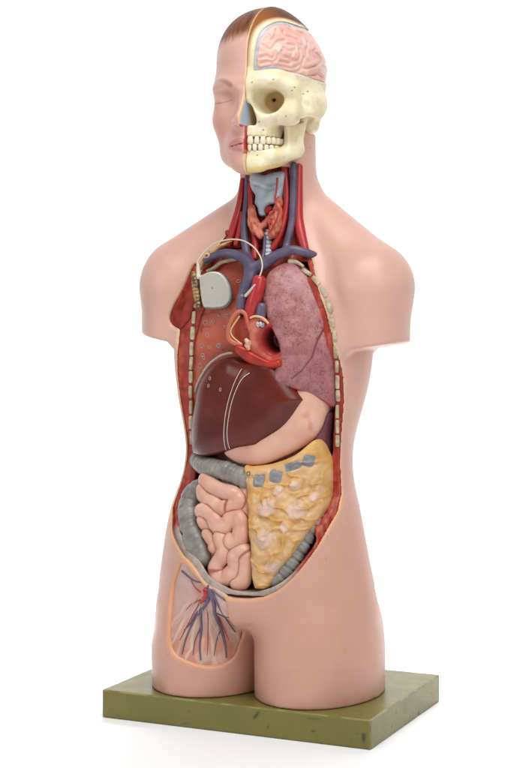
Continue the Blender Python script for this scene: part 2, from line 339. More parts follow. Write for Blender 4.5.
 'thyr_hole': [[0.0071,-0.0349,0.5805]],
 'thyr_art': [[0.022,-0.0414,0.6171],[0.0219,-0.0434,0.6032],[0.0213,-0.0465,0.59],[0.0263,-0.0478,0.5809],[0.0267,-0.0495,0.5727],[0.0217,-0.0533,0.5588],[0.0181,-0.0551,0.5523]],
 'thyr_art2': [[0.0208,-0.0474,0.5802],[0.0189,-0.048,0.5762],[0.0128,-0.0493,0.5714],[0.0074,-0.0514,0.5641]],
 'thyr_art3': [[0.0141,-0.0503,0.5681],[0.017,-0.0528,0.559],[0.0162,-0.0551,0.5508]],
 'trachea': [[0.0087,-0.0383,0.5516],[0.0102,-0.0416,0.5384],[0.0141,-0.0482,0.5218]],
 'tr_vein': [[0.0077,-0.0453,0.5481],[0.0086,-0.0499,0.5316],[0.0087,-0.0543,0.5217]],
 'aorta': [[0.0151,-0.0768,0.4956],[0.0137,-0.0791,0.4853],[0.0109,-0.081,0.4735],[0.007,-0.0811,0.4617],[0.0044,-0.0812,0.4499],[0.0032,-0.0809,0.4411]],
 'aorta_stub': [[0.0204,-0.0883,0.4786],[0.0232,-0.0882,0.4796]],
 'pulm': [[0.0209,-0.0831,0.4647],[0.0183,-0.0832,0.4485]],
 'pulm_rim': [[0.0105,-0.0922,0.4512],[0.0165,-0.0921,0.453],[0.0261,-0.0922,0.4512],[0.033,-0.0922,0.445]],
 'valve': [[0.0224,-0.0911,0.4435]],
 'atrium_rim': [[0.0084,-0.0896,0.4368],[0.0055,-0.0902,0.447],[0.0031,-0.0901,0.4551],[-0.0026,-0.0901,0.4588],[-0.0088,-0.0901,0.4566],[-0.0158,-0.0902,0.447],[-0.0197,-0.0895,0.4351],[-0.0181,-0.0889,0.4263],[-0.012,-0.0886,0.4216],[-0.0032,-0.0883,0.4193]],
 'atrium': [[0.0042,-0.0848,0.4396],[0.0019,-0.0852,0.45],[-0.0006,-0.0851,0.4558],[-0.0055,-0.0851,0.458],[-0.0112,-0.0851,0.4551],[-0.0169,-0.0852,0.4469],[-0.0205,-0.0845,0.4351],[-0.0188,-0.084,0.4269],[-0.0127,-0.0837,0.4225],[-0.0031,-0.0831,0.4189],[0.0045,-0.0838,0.4249]],
 'at_wire': [[-0.0043,-0.0911,0.4529],[-0.0133,-0.0909,0.4411],[-0.016,-0.0905,0.4352],[-0.0145,-0.0902,0.43],[-0.009,-0.0898,0.4249],[-0.0026,-0.0895,0.4205]],
 'vent': [[0.002,-0.087,0.4426],[0.0093,-0.0872,0.4492],[0.0198,-0.0872,0.4522],[0.0311,-0.0872,0.4456],[0.0419,-0.0863,0.4311],[0.0471,-0.0834,0.4135],[0.0414,-0.0778,0.3957],[0.0312,-0.0766,0.3914],[0.0151,-0.0768,0.392],[-0.0005,-0.0784,0.3978],[-0.0107,-0.081,0.4062],[-0.0141,-0.0832,0.4129],[-0.0121,-0.085,0.4185],[-0.0006,-0.0852,0.419],[0.0056,-0.0862,0.4308]],
 'vent_cav': [[0.0358,-0.0899,0.4252]],
 'rv_wedge': [[-0.0091,-0.0913,0.4193],[-0.0112,-0.0892,0.413],[-0.0078,-0.0872,0.4067],[0.0024,-0.0844,0.398],[0.0179,-0.0829,0.3923],[0.0339,-0.0827,0.3916],[0.0455,-0.0835,0.3945],[0.044,-0.0856,0.4018],[0.032,-0.0854,0.4014],[0.0197,-0.0869,0.406],[0.0093,-0.0888,0.4118],[0.0004,-0.0906,0.4173]],
 'at_valve': [[0.006,-0.0905,0.4206]],
 'pace': [[-0.0657,-0.0716,0.4984],[-0.0602,-0.0693,0.5035],[-0.0518,-0.0679,0.5067],[-0.0412,-0.0682,0.5062],[-0.0337,-0.0701,0.5016],[-0.0276,-0.0738,0.4922],[-0.0251,-0.0758,0.4817],[-0.0261,-0.077,0.4713],[-0.033,-0.0771,0.4643],[-0.0434,-0.0771,0.4624],[-0.0538,-0.0771,0.4627],[-0.0625,-0.0771,0.4667]],
 'pace_conn': [[-0.0738,-0.067,0.502],[-0.0677,-0.0665,0.5032],[-0.0634,-0.0741,0.4655],[-0.0697,-0.0741,0.4667]],
 'lead': [[-0.063,-0.0812,0.4993],[-0.0653,-0.0775,0.5076],[-0.0682,-0.0739,0.5159],[-0.0671,-0.0712,0.5218],[-0.0612,-0.0672,0.5308],[-0.0509,-0.0642,0.5394],[-0.0383,-0.0633,0.5434],[-0.0267,-0.0631,0.5446],[-0.0124,-0.0635,0.5427],[0.0015,-0.0656,0.5354],[0.0114,-0.0695,0.5255],[0.0169,-0.0738,0.5161],[0.0183,-0.0779,0.5068],[0.0149,-0.0837,0.4929],[0.0081,-0.0854,0.4838],[0.0015,-0.0866,0.4769]],
 'lead_sleeve': [[-0.064,-0.0791,0.4994],[-0.0663,-0.0755,0.5077],[-0.0684,-0.0724,0.5148]],
 'lead_tip': [[0.0131,-0.0853,0.4895],[0.002,-0.0877,0.4769]],
 'node': [[-0.0625,-0.0595,0.5256]],
 'fat': [[-0.0768,-0.0572,0.5105],[-0.0742,-0.0519,0.5225],[-0.067,-0.0476,0.5325],[-0.055,-0.0452,0.5394],[-0.0397,-0.0442,0.5439],[-0.0395,-0.0446,0.542],[-0.049,-0.0467,0.5353],[-0.0573,-0.0485,0.5299],[-0.0607,-0.0525,0.5211],[-0.0673,-0.0552,0.5152],[-0.0715,-0.0573,0.5105]],
 'fat_hole': [[-0.0447,-0.038,0.5528]],
 'rings': [[-0.0657,-0.0612,0.4454],[-0.0552,-0.0612,0.4467],[-0.0391,-0.0608,0.4397],[-0.0636,-0.0602,0.4301],[-0.0473,-0.0612,0.4514],[-0.0499,-0.0586,0.4172],[-0.0724,-0.0585,0.417],[-0.0368,-0.0611,0.4538],[-0.0231,-0.0572,0.4948],[-0.0205,-0.06,0.4807],[-0.0174,-0.0611,0.4608],[-0.0269,-0.0602,0.4303]],
 'rings2': [[-0.0731,-0.0547,0.4054],[-0.049,-0.0586,0.4171],[-0.0619,-0.058,0.4155],[-0.0783,-0.0509,0.3923],[-0.072,-0.0538,0.4025]],
 'thigh': [[-0.0711,-0.1103,0.1583],[-0.0798,-0.1066,0.1452],[-0.0854,-0.1043,0.1324],[-0.0865,-0.1081,0.1136],[-0.0849,-0.1137,0.0954],[-0.0847,-0.117,0.0701],[-0.0773,-0.1202,0.0532],[-0.0602,-0.12,0.0448],[-0.0388,-0.1116,0.0395],[-0.0246,-0.1001,0.0411],[-0.0161,-0.0902,0.0495],[-0.0127,-0.0849,0.0638],[-0.0085,-0.0915,0.0809],[-0.0075,-0.122,0.103],[-0.0075,-0.1264,0.1197],[-0.0206,-0.1253,0.1279],[-0.0371,-0.1225,0.134],[-0.0525,-0.1181,0.1464]],
 'fv1': [[-0.0318,-0.1199,0.1363],[-0.0304,-0.1201,0.1199],[-0.0403,-0.1163,0.109],[-0.0521,-0.1138,0.0933],[-0.063,-0.116,0.0713],[-0.0677,-0.1174,0.0519]],
 'fv2': [[-0.0332,-0.1198,0.1315],[-0.0352,-0.1184,0.1145],[-0.0423,-0.1148,0.1038],[-0.045,-0.1108,0.0814],[-0.046,-0.1115,0.0635],[-0.0457,-0.1117,0.0456]],
 'fv3': [[-0.0303,-0.1203,0.1318],[-0.0249,-0.1207,0.1181],[-0.0242,-0.1142,0.1016],[-0.0245,-0.0975,0.0807],[-0.0228,-0.0929,0.062],[-0.0215,-0.0915,0.0474]],
 'fv4': [[-0.0275,-0.1208,0.1321],[-0.0183,-0.121,0.1151],[-0.0141,-0.108,0.0954],[-0.0141,-0.0834,0.0766]],
 'fv5': [[-0.0735,-0.1057,0.1491],[-0.0612,-0.1115,0.1436],[-0.0514,-0.115,0.1401],[-0.0392,-0.1183,0.1391]],
 'fv6': [[-0.0261,-0.121,0.1322],[-0.015,-0.1223,0.125],[-0.0058,-0.1225,0.1198]],
 'fv7': [[-0.0403,-0.1163,0.109],[-0.049,-0.1147,0.1033],[-0.0584,-0.1145,0.0881],[-0.0659,-0.1156,0.0805]],
 'fv8': [[-0.0442,-0.1112,0.0875],[-0.051,-0.1134,0.0694],[-0.0542,-0.1151,0.0515]],
 'fv9': [[-0.0231,-0.1164,0.1044],[-0.0137,-0.1142,0.1001],[-0.0046,-0.1143,0.0996]],
 'fv10': [[-0.0239,-0.0987,0.0834],[-0.0298,-0.1003,0.0688],[-0.0324,-0.103,0.0499]],
 'fa2': [[-0.0375,-0.119,0.1239],[-0.0471,-0.1158,0.1108],[-0.0558,-0.1143,0.0979],[-0.0634,-0.1152,0.0831],[-0.0709,-0.1163,0.0682]],
 'fa3': [[-0.0348,-0.1193,0.1194],[-0.0364,-0.1107,0.094],[-0.0383,-0.107,0.0693],[-0.0392,-0.108,0.0515]],
 'fa4': [[-0.0437,-0.1173,0.1184],[-0.0557,-0.1145,0.1123],[-0.0643,-0.1134,0.1042]],
 'fa5': [[-0.024,-0.1199,0.1133],[-0.0224,-0.1019,0.0888],[-0.0195,-0.0887,0.0675]],
 'fa6': [[-0.0435,-0.1176,0.128],[-0.0529,-0.1148,0.134],[-0.0595,-0.1122,0.1427]],
 'fa1': [[-0.0354,-0.1194,0.1312],[-0.0346,-0.1196,0.1242],[-0.0425,-0.1171,0.1149]],
 'nerve': [[-0.0436,-0.1175,0.1327],[-0.0496,-0.116,0.1201],[-0.0544,-0.1145,0.1267]],
 'sulcus_0': [[0.0263,-0.054,0.7904],[0.0277,-0.0595,0.7827],[0.0251,-0.0656,0.7772]],
 'sulcus_1': [[0.0172,-0.0738,0.7708],[0.0254,-0.0708,0.7649],[0.0295,-0.066,0.7692],[0.0314,-0.0607,0.7756],[0.0366,-0.0533,0.7773]],
 'sulcus_2': [[0.0157,-0.0774,0.7551],[0.0226,-0.0741,0.757],[0.0276,-0.0711,0.7543],[0.0307,-0.0685,0.7573],[0.03,-0.0679,0.7632]],
 'sulcus_3': [[0.0368,-0.0611,0.7637],[0.038,-0.0613,0.7578],[0.0435,-0.0546,0.7556],[0.0441,-0.0536,0.7499],[0.0401,-0.059,0.7504],[0.0359,-0.0637,0.751]],
 'sulcus_4': [[0.0408,-0.0509,0.7726],[0.045,-0.0436,0.7724],[0.0469,-0.0441,0.7674],[0.0428,-0.053,0.7645],[0.0377,-0.0582,0.7679]],
 'sulcus_5': [[0.0492,-0.0386,0.768],[0.0512,-0.0393,0.7601],[0.0496,-0.0444,0.7537],[0.0463,-0.0504,0.7541]],
 'sulcus_6': [[0.0536,-0.0339,0.7588],[0.0523,-0.038,0.7487],[0.0542,-0.0328,0.7458],[0.0591,-0.0118,0.7518],[0.0597,0.0024,0.7586]],
 'sulcus_7': [[0.0431,-0.0538,0.7394],[0.0505,-0.0415,0.7429],[0.0526,-0.0375,0.7487]],
 'sulcus_8': [[0.0173,-0.0764,0.7485],[0.0242,-0.073,0.7504],[0.0291,-0.0697,0.7487],[0.0274,-0.0707,0.7454]],
 'sulcus_9': [[0.0501,-0.0182,0.7797],[0.0524,-0.0201,0.7744],[0.0528,-0.027,0.7695],[0.0544,-0.0284,0.7634]],
 'sulcus_10': [[0.0306,-0.0683,0.7459],[0.0394,-0.0596,0.7456],[0.0459,-0.0504,0.7445],[0.0506,-0.0419,0.7492]],
 'sulcus_11': [[0.0188,-0.0703,0.7769],[0.0225,-0.0645,0.7823],[0.0189,-0.0659,0.7843]],
 'sulcus_12': [[0.0321,-0.048,0.789],[0.0355,-0.0486,0.7838],[0.0401,-0.0421,0.7826],[0.0454,-0.0347,0.7795]],
 'sulcus_13': [[0.0357,-0.0368,0.7924],[0.0402,-0.0325,0.7889],[0.0455,-0.0249,0.7848],[0.0493,-0.0263,0.7776]],
 'sulcus_14': [[0.059,-0.0113,0.7441],[0.0593,0.0086,0.7408]],
 'sulcus_15': [[0.0557,-0.0138,0.7693],[0.0576,-0.0029,0.7668],[0.059,0.0038,0.7618]],
 'sulcus_16': [[0.0552,-0.0276,0.7383],[0.0588,-0.0109,0.7412],[0.0598,-0.0031,0.7471]],
 'sulcus_17': [[0.0511,-0.0004,0.7813],[0.0543,-0.0002,0.7753],[0.056,-0.0094,0.7699]],
 'sulcus_18': [[0.0404,-0.0256,0.7919],[0.044,-0.0164,0.7901]],
 'sulcus_19': [[0.0451,-0.0477,0.767],[0.0452,-0.0512,0.7598]],
 'sulcus_20': [[0.0339,-0.0653,0.7594],[0.033,-0.0668,0.7536],[0.0306,-0.0685,0.7516]],
 'brain_win': [[0.0082,-0.0804,0.7395],[0.0087,-0.0814,0.7521],[0.0095,-0.0804,0.7638],[0.0108,-0.0761,0.7777],[0.0134,-0.0691,0.7885],[0.0188,-0.0584,0.7968],[0.0268,-0.0415,0.8024],[0.0382,-0.0199,0.7997]],
 'brain_low': [[0.0082,-0.0804,0.7395],[0.0185,-0.0775,0.7405],[0.0313,-0.0699,0.7424],[0.0428,-0.0578,0.7399],[0.0518,-0.0424,0.7384],[0.0597,-0.013,0.7341],[0.06,0.0017,0.7295]],
 'scalp_edge': [[0.0038,-0.0805,0.7688],[0.0051,-0.0764,0.781],[0.0092,-0.0684,0.7924],[0.0141,-0.0566,0.8021]],
 'opening': [[0.1042,-0.0404,0.2692],[0.1083,-0.0459,0.2455],[0.1077,-0.0586,0.2318],[0.106,-0.0667,0.2237],[0.1012,-0.0796,0.2086],[0.0918,-0.0947,0.1844],[0.0746,-0.1086,0.1574],[0.0568,-0.117,0.1394],[0.0389,-0.1222,0.1302],[0.0249,-0.1248,0.1261],[0.0127,-0.1261,0.1254],[-0.0026,-0.1265,0.126],[-0.02,-0.1253,0.1322],[-0.0387,-0.122,0.1421],[-0.0527,-0.1177,0.1571],[-0.0736,-0.1079,0.1734],[-0.0948,-0.0906,0.1927],[-0.1,-0.07,0.21],[-0.112,-0.06,0.23],[-0.112,-0.04,0.262]],
 'thick': [[0,0,0]],
}
YCZ = [0.05, 0.12, 0.126, 0.133, 0.142, 0.158, 0.174, 0.1845, 0.1945, 0.2087, 0.22, 0.232, 0.2455, 0.27, 0.293, 0.32, 0.35, 0.38, 0.4, 0.42, 0.445, 0.475, 0.494, 0.5145, 0.53, 0.54, 0.5475, 0.56, 0.5762, 0.59, 0.605, 0.62, 0.66]
YCY = [-0.2, -0.137, -0.13, -0.1255, -0.1225, -0.117, -0.1085, -0.1, -0.093, -0.08, -0.069, -0.058, -0.047, -0.04, -0.037, -0.0395, -0.043, -0.0475, -0.053, -0.0595, -0.0612, -0.061, -0.0575, -0.0485, -0.0415, -0.038, -0.0365, -0.033, -0.0285, -0.0265, -0.023, -0.021, -0.018]
D3 = {k: np.array(v) for k, v in DATA.items()}
import os
FINE = 1.0
def yc(z): return np.interp(z, YCZ, YCY).astype(F4)
ROOT = bpy.data.objects.new('anatomical_torso_model', None); COL.objects.link(ROOT)
ROOT['label'] = 'life-size anatomical torso model with open chest and half-skull face on olive green base'
ROOT['category'] = 'anatomical model'
# ------------------------------------------------------------------ materials
M = dict(
 skin=material('painted_skin', None, alpha_gloss=True, rough=.38, mottle=.05, mscale=14, bump=.05, bscale=220, spec=.4),
 muscle=material('painted_muscle', None, rough=.42, mottle=.25, mscale=110, bump=.4, bscale=350, coat=.0, spec=.35),
 organ=material('painted_organ', None, rough=.36, mottle=.08, mscale=50, bump=.12, bscale=240, coat=.05, spec=.4),
 lung=material('painted_lung', None, rough=.36, mottle=.12, mscale=120, bump=.4, bscale=420, coat=.1, cracks=.42, sscale=300),
 liver=material('painted_liver', None, rough=.25, mottle=.06, mscale=40, bump=.03, bscale=120, coat=.0, spec=.4),
 fat=material('painted_fat', None, rough=.45, mottle=.14, mscale=70, bump=.4, bscale=260),
 bone=material('painted_bone', None, alpha_gloss=True, rough=.45, mottle=.06, mscale=60, bump=.1, bscale=260),
 vein=material('painted_vein', hx('63566c'), rough=.38, mottle=.15, mscale=90, bump=.1, coat=.1),
 artery=material('painted_artery', hx('b02a2a'), rough=.34, mottle=.18, mscale=90, bump=.1, coat=.15),
 ringgrey=material('ring_grey', hx('b9ada2'), rough=.4, mottle=.2, mscale=300), white=material('painted_white', hx('d9d2c6'), rough=.4, mottle=.12, mscale=200),
 cart=material('painted_cartilage', None, rough=.4, mottle=.08, mscale=90, bump=.1),
 cable=material('lead_cable', hx('cfc5ad'), rough=.35),
 case=material('pacemaker_case', hx('c3beb4'), rough=.34, metal=.25, mottle=.05, mscale=70, bump=.04, bscale=900),
 rim=material('pacemaker_rim', hx('75726e'), rough=.35, metal=.5),
 amber=material('connector_resin', hx('8d6a3a'), rough=.25, coat=.3, mottle=.4, mscale=400),
 base=material('olive_paint', None, rough=.30, spec=.35, coat=.08, mottle=.03, mscale=25, bump=.04, bscale=60),
 tooth=material('tooth_enamel', hx('ecdfc2'), rough=.25, coat=.3),
)
def clampbox(P, m): P = np.asarray(P); return P.min(0)-m, P.max(0)+m
# ------------------------------------------------------------------ base board
def build_base():
    g = Grid((-.1765, -.1265, -.037), (.1765, .1265, .003), .0013)
    r = .0016
    q = [np.maximum(np.abs(g.X)-.17375+r, 0), np.maximum(np.abs(g.Y)-.12375+r, 0), np.maximum(np.abs(g.Z+.017)-.017+r, 0)]
    f = np.sqrt(q[0]**2+q[1]**2+q[2]**2)-r+.00012*vnoise(g.X, g.Y, g.Z, .02, 2)+.0010*np.maximum(vnoise(g.X, g.Y, g.Z, .008, 1)-.72, 0)*S(np.maximum(np.abs(g.X)-.17, np.abs(g.Y)-.12), 0, .004)*8
    def col(V):
        x, y, z = V.T
        n = vnoise(x, y, z, .05, 3)
        C = mix(hx('767035'), hx('716b33'), S(n, -.5, .8))
        C = mix(C, hx('6e6a3e'), .12*S(vnoise(x, y, z, .006, 4), .45, .9)*S(n, 0, .6))
        edge = np.minimum(np.minimum(np.abs(np.abs(x)-.17375)+np.abs(z), np.abs(np.abs(y)-.12375)+np.abs(z)), np.abs(np.abs(x)-.17375)+np.abs(np.abs(y)-.12375))
        C = mix(C, hx('a39a62'), .7*S(edge, .0022, .0008)*S(vnoise(x, y, z, .009, 5), -.5, .3))
        # scuffs of worn paint
        for (px, py, pz, w, h, a, k) in ((.032, -.1237, -.010, .007, .0022, .9, .8), (.047, -.1237, -.022, .004, .0012, 1.2, .7), (.105, -.1237, -.006, .009, .0016, 0, .5), (.104, -.1237, -.020, .0025, .0016, 0, .8), (.157, -.1237, -.017, .0030, .0012, .2, .7), (.1655, -.1237, -.021, .0028, .0065, 0, .9), (.1737, -.098, -.006, .0025, .0030, 0, .0), (-.06, -.1237, -.029, .006, .0010, .1, .5), (.155, .09, 0, .014, .004, 0, .45), (.16, .07, 0, .006, .004, 0, .3), (.150, -.055, 0, .004, .003, 0, .5)):
            if pz == 0: u, v, m = x-px, y-py, z > -.001
            else: u, v, m = x-px, z-pz, y < -.122
            uu = u*math.cos(a)+v*math.sin(a); vv = -u*math.sin(a)+v*math.cos(a)
            C = mix(C, hx('46422a') if pz else hx('6a6650'), k*m*S((uu/w)**2+(vv/h)**2+.7*vnoise(x, y, z, .0025, 6), 1.2, .4))
        return C
    solid('base', g, f, M['base'], ROOT, col, label='olive green painted base board', smooth_it=0)
build_base()
# ------------------------------------------------------------------ skin shell of the torso
SEAM = .632
OPEN = spline(D3['opening'][:, [0, 2]], 4, True)
def build_torso():
    g = Grid((-.195, -.150, -.002), (.195, .112, .682), .0014)
    X, Y, Z = g.X, g.Y, g.Z
    b = body_f(X, Y, Z); t = torso_f(X, Y, Z)
    cutd = ((Y-yc(Z))*.85).astype(F4)
    xr = np.interp(Z, [.398, .404, .43, .445, .475, .494, .5145, .53, .54, .556, .5756, .59, .66], [.2, .118, .1135, .110, .1065, .097, .084, .0735, .0675, .051, .0415, .037, .035]).astype(F4)
    cutd = np.maximum(np.where(Z > .115, cutd, .05), (np.abs(X)-xr)*.9).astype(F4)
    skin = smax(b, -cutd, .0022)
    opn = poly2d(X, Z, OPEN); cut2 = np.maximum(opn, Y-yc(Z)-.022*S(Z, .240, .185))
    skin = smax(skin, -cut2, .0050)
    hollow = np.maximum(t+.0028, .128-Z)
    th = poly2d(X, Z, spline(D3['thigh'][:, [0, 2]], 4, True))
    hollow = np.maximum(hollow, np.minimum(.008-th, t+.013))
    skin = smax(skin, -hollow, .0015)
    # pectoral window and thigh window
    pec = poly2d(X, Z, spline(D3['pec'][:, [0, 2]], 4, True))
    pv = np.maximum(smax(pec, -(b+.007), .003), Y)
    skin = smax(skin, -pv, .003)
    th = poly2d(X, Z, spline(D3['thigh'][:, [0, 2]], 4, True))
    tv = np.maximum(smax(th, -(b+.0075), .003), Y)
    skin = smax(skin, -tv, .0075)
    # above the throat only the neck behind the jaw goes on, up to the skull base
    yb = np.interp(Z, [.632, .645, .66, .672, .682], [-.042, -.037, -.028, -.020, -.012]).astype(F4)
    skin = np.where(Z > SEAM, np.maximum(smax(b, -hollow, .0015), -.05), skin).astype(F4)
    skin = smax(skin, np.where(Z > SEAM-.004, yb-Y+np.maximum(SEAM-Z, 0)*8, -.05), .0025)
    skin = smax(skin, Z-.676, .004); skin = np.maximum(skin, .0006-Z)
    def col(V):
        x, y, z = V.T
        d = body_f(x, y, z); tt = torso_f(x, y, z); pl = y-yc(z); sd = np.abs(z-.531-.0006*vnoise(x, y, z, .02, 1))
        C = np.tile(hx('d5a899'), (len(V), 1))
        C = mix(C, hx('c99684'), .8*S(z, .42, .05))  # belly and legs painted darker, standing in for the falloff of overhead light
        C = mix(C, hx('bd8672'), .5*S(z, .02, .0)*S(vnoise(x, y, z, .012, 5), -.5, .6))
        C = mix(C, hx('c99c8a'), .22*S(sd, .0013, .0004)*(np.abs(x) > .075)+.10*S(z, .531, .529)*S(z, .50, .53)*(np.abs(x) > .075))
        # small stains of age
        C = mix(C, hx('a87560'), .45*S(vnoise(x, y, z, .0045, 77), .80, .95)*S(vnoise(x, y, z, .03, 78), .1, .5))
        # cut edge
        near = (pl < .003) & (z > .118) & (z < SEAM) & (np.abs(x) < np.interp(z, [.398, .404, .43, .445, .475, .494, .5145, .53, .54, .556, .5756, .59, .66], [.2, .119, .1150, .112, .1085, .099, .086, .0755, .0695, .053, .0435, .039, .037]))
        C = mix(C, hx('e2c39a'), np.where(near & (tt > -.0075), S(d, -.0008, -.0018)*S(tt, .003, -.0005), 0))
        low = S(z, .19, .14)*(z > .115)
        op = poly2d(x, z, OPEN); C = mix(C, hx('dfa87a'), S(np.abs(op), .0075, .0030)*S(z, .25, .225)*.9*(y < -.03)*S(pl, .014, .005)); C = mix(C, hx('e6c8a0'), S(op, .0012, .0002)*S(z, .25, .22)*(y < -.03)*S(pl, .010, .004))
        dt = np.abs(poly2d(x, z, D3['thigh'][:, [0, 2]]))
        C = mix(C, hx('dd9f74'), .8*S(dt, .0080, .002)*(y < -.05))
        dp = np.abs(poly2d(x, z, D3['pec'][:, [0, 2]]))
        C = mix(C, hx('ddbb90'), .8*S(dp, .003, .0005)*(y < -.02)*(pl > -.02))
        return C
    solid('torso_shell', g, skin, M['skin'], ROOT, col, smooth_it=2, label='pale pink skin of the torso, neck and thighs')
    # the cut chest wall: red muscle
    g = Grid((-.128, -.140, .122), (.128, .105, SEAM+.004), .0013)
    X, Y, Z = g.X, g.Y, g.Z
    t = torso_f(X, Y, Z)
    cutd = ((Y-yc(Z)-.0012)*.85).astype(F4)
    thick = np.interp(Z, [.12, .16, .20, .22, .24, .3, .5, .54], [.010, .010, .011, .015, .019, .0175, .018, .016]).astype(F4)
    thick = np.where(X > 0, np.minimum(thick, .0128), thick).astype(F4)
    cav = np.maximum(t+thick, smax(.134-Z, Z-np.where(X > .03, .517, .535), .004))
    mus = smax(smax(t+.0029, -cutd, .0012), -cav, .002)
    opn = poly2d(X, Z, OPEN); wr = np.interp(X, [-.09, -.05, 0, .04, .07], [.0080, .0090, .0085, .0060, .0035]).astype(F4)+.06*S(Z, .190, .250)
    mus = smax(mus, -np.maximum(np.maximum(opn+wr, Y+.03), .0-Z), .003)
    mus = smax(mus, -np.maximum(np.maximum(opn-.004, Y-yc(Z)-.022*S(Z, .240, .185)), -(t+.0050)), .0015)
    # recess of the neck
    nrec = np.maximum(np.maximum(t+.0085, (Y-yc(Z)-.006)), .50-Z)
    mus = smax(mus, -nrec, .003)
    mus = np.maximum(np.maximum(mus, Z-SEAM), .1285-Z)
    th = poly2d(X, Z, spline(D3['thigh'][:, [0, 2]], 4, True))
    mus = smax(mus, -np.maximum(np.maximum(th-.003, -(t+.0105)), Y), .001)
    mus = mus+.0003*vnoise(X*1.5, Y*1.5, Z*.4, .008, 4)
    def col(V):
        x, y, z = V.T
        tt = torso_f(x, y, z)
        n = vnoise(x*2.5, y*2.5, z*.35, .010, 6); n2 = vnoise(x, y, z, .004, 8)
        C = mix(hx('a23426'), hx('b8503c'), S(n, -.2, .7))
        C = mix(C, hx('7c2018'), .6*S(n2, .2, .7))
        C = mix(C, hx('b06a4c'), .5*S(z, .32, .22)*S(n, 0, .6))
        C = mix(C, hx('b3a297'), S(z-.040*S(x, .02, -.06), .165, .150))
        return C
    solid('muscle_wall', g, mus, M['muscle'], ROOT, col, label='red cut muscle of the body wall around the opening')
    # pectoral muscle in its window
    P = D3['pec']; lo, hi = clampbox(P, .012)
    g = Grid(lo, hi, .0013); X, Y, Z = g.X, g.Y, g.Z
    b = body_f(X, Y, Z)
    pl = poly2d(X, Z, spline(P[:, [0, 2]], 4, True))
    f = np.maximum(np.maximum(pl-.0012, b+.003-.0025*S(-pl, .000, .012)), -(b+.009)); f = np.maximum(f, -(Y-yc(Z)+.0016))
    f = f+.0005*vnoise(X*2, Y, Z*.6, .006, 14)
    solid('pectoral_muscle', g, f, M['muscle'], ROOT, lambda V: mix(hx('9c2f22'), hx('7d2219'), S(vnoise(*V.T, .006, 9), -.3, .6)))
    # thigh panel
    P = D3['thigh']; lo, hi = clampbox(P, .012)
    g = Grid(lo, hi, .0012); X, Y, Z = g.X, g.Y, g.Z
    b = body_f(X, Y, Z); pl = poly2d(X, Z, spline(P[:, [0, 2]], 4, True))
    ang = np.arctan2(X+.038, .145-Z)
    f = np.maximum(np.maximum(pl-.006, b+.0042+.0003*np.sin(ang*30)*S(.145-Z, .01, .05)), -(b+.010))
    def col(V):
        x, y, z = V.T
        r = np.hypot(x+.038, .128-z); a = np.arctan2(x+.038, .145-z)
        st = np.sin(a*46+2*vnoise(x, y, z, .01, 2)); st2 = np.sin(a*21+1)
        C = mix(hx('c9a49b'), hx('c48a76'), S(z, .11, .05)); C = mix(C, hx('d6bdb4'), .5*S(vnoise(x, y, z, .012, 7), 0, .7))
        fan = S(r, .012, .03)*S(np.abs(a+.05), .85, .45)
        C = mix(C, hx('e3c9b2'), .55*fan*S(st, .3, .95))
        C = mix(C, hx('cc7f66'), .5*fan*S(-st2, .3, .9)*S(z, .11, .06))
        C = mix(C, hx('c9705a'), .55*S(r, .02, .004))
        return C
    p = solid('thigh_dissection', g, f, M['organ'], ROOT, col, label='pale dissected panel with vessels in the thigh')
    for nm, rad in (('fv1', .0011), ('fv2', .0014), ('fv3', .0019), ('fv4', .0010), ('fv5', .0008), ('fv6', .0009), ('fv7', .0007), ('fv8', .0006), ('fv9', .0006), ('fv10', .0006)):
        n_ = len(D3[nm]); tube('vein', D3[nm]+np.array([(random.uniform(-1, 1)*.0011*(0 < i < n_-1), 0, 0) for i in range(n_)]), [rad*1.5*(1-.6*i/(n_-1)) for i in range(n_)], M['vein'], p)
    tube('artery', D3['fa1'], [.0034, .0030, .0012], M['artery'], p)
    for nm in ('fa2', 'fa3', 'fa4', 'fa5', 'fa6'): tube('artery', D3[nm], [.0009]+[.0005]*(len(D3[nm])-2)+[.0003], M['artery'], p)
    for a in (-.50, -.30, -.10, .17, -.70):
        r0, r1 = .012, .055+.02*random.random()
        pts = []
        for r in np.linspace(r0, r1, 5):
            x, z = -.038+r*math.sin(a), .132-r*math.cos(a)
            pts.append((x, fronty(x, z)+.0040, z))
        if min(q[2] for q in pts) < .05: pts = pts[:4]
        tube('nerve', pts, .00035, M['cable'], p)
def fronty(x, z):
    """y of the outer skin in front of (x, z)"""
    ys = np.linspace(-.16, .0, 641); d = body_f(np.full(641, x), ys, np.full(641, z))
    k = int(np.argmax(d < 0)); return float(ys[k])
TUBES = 0
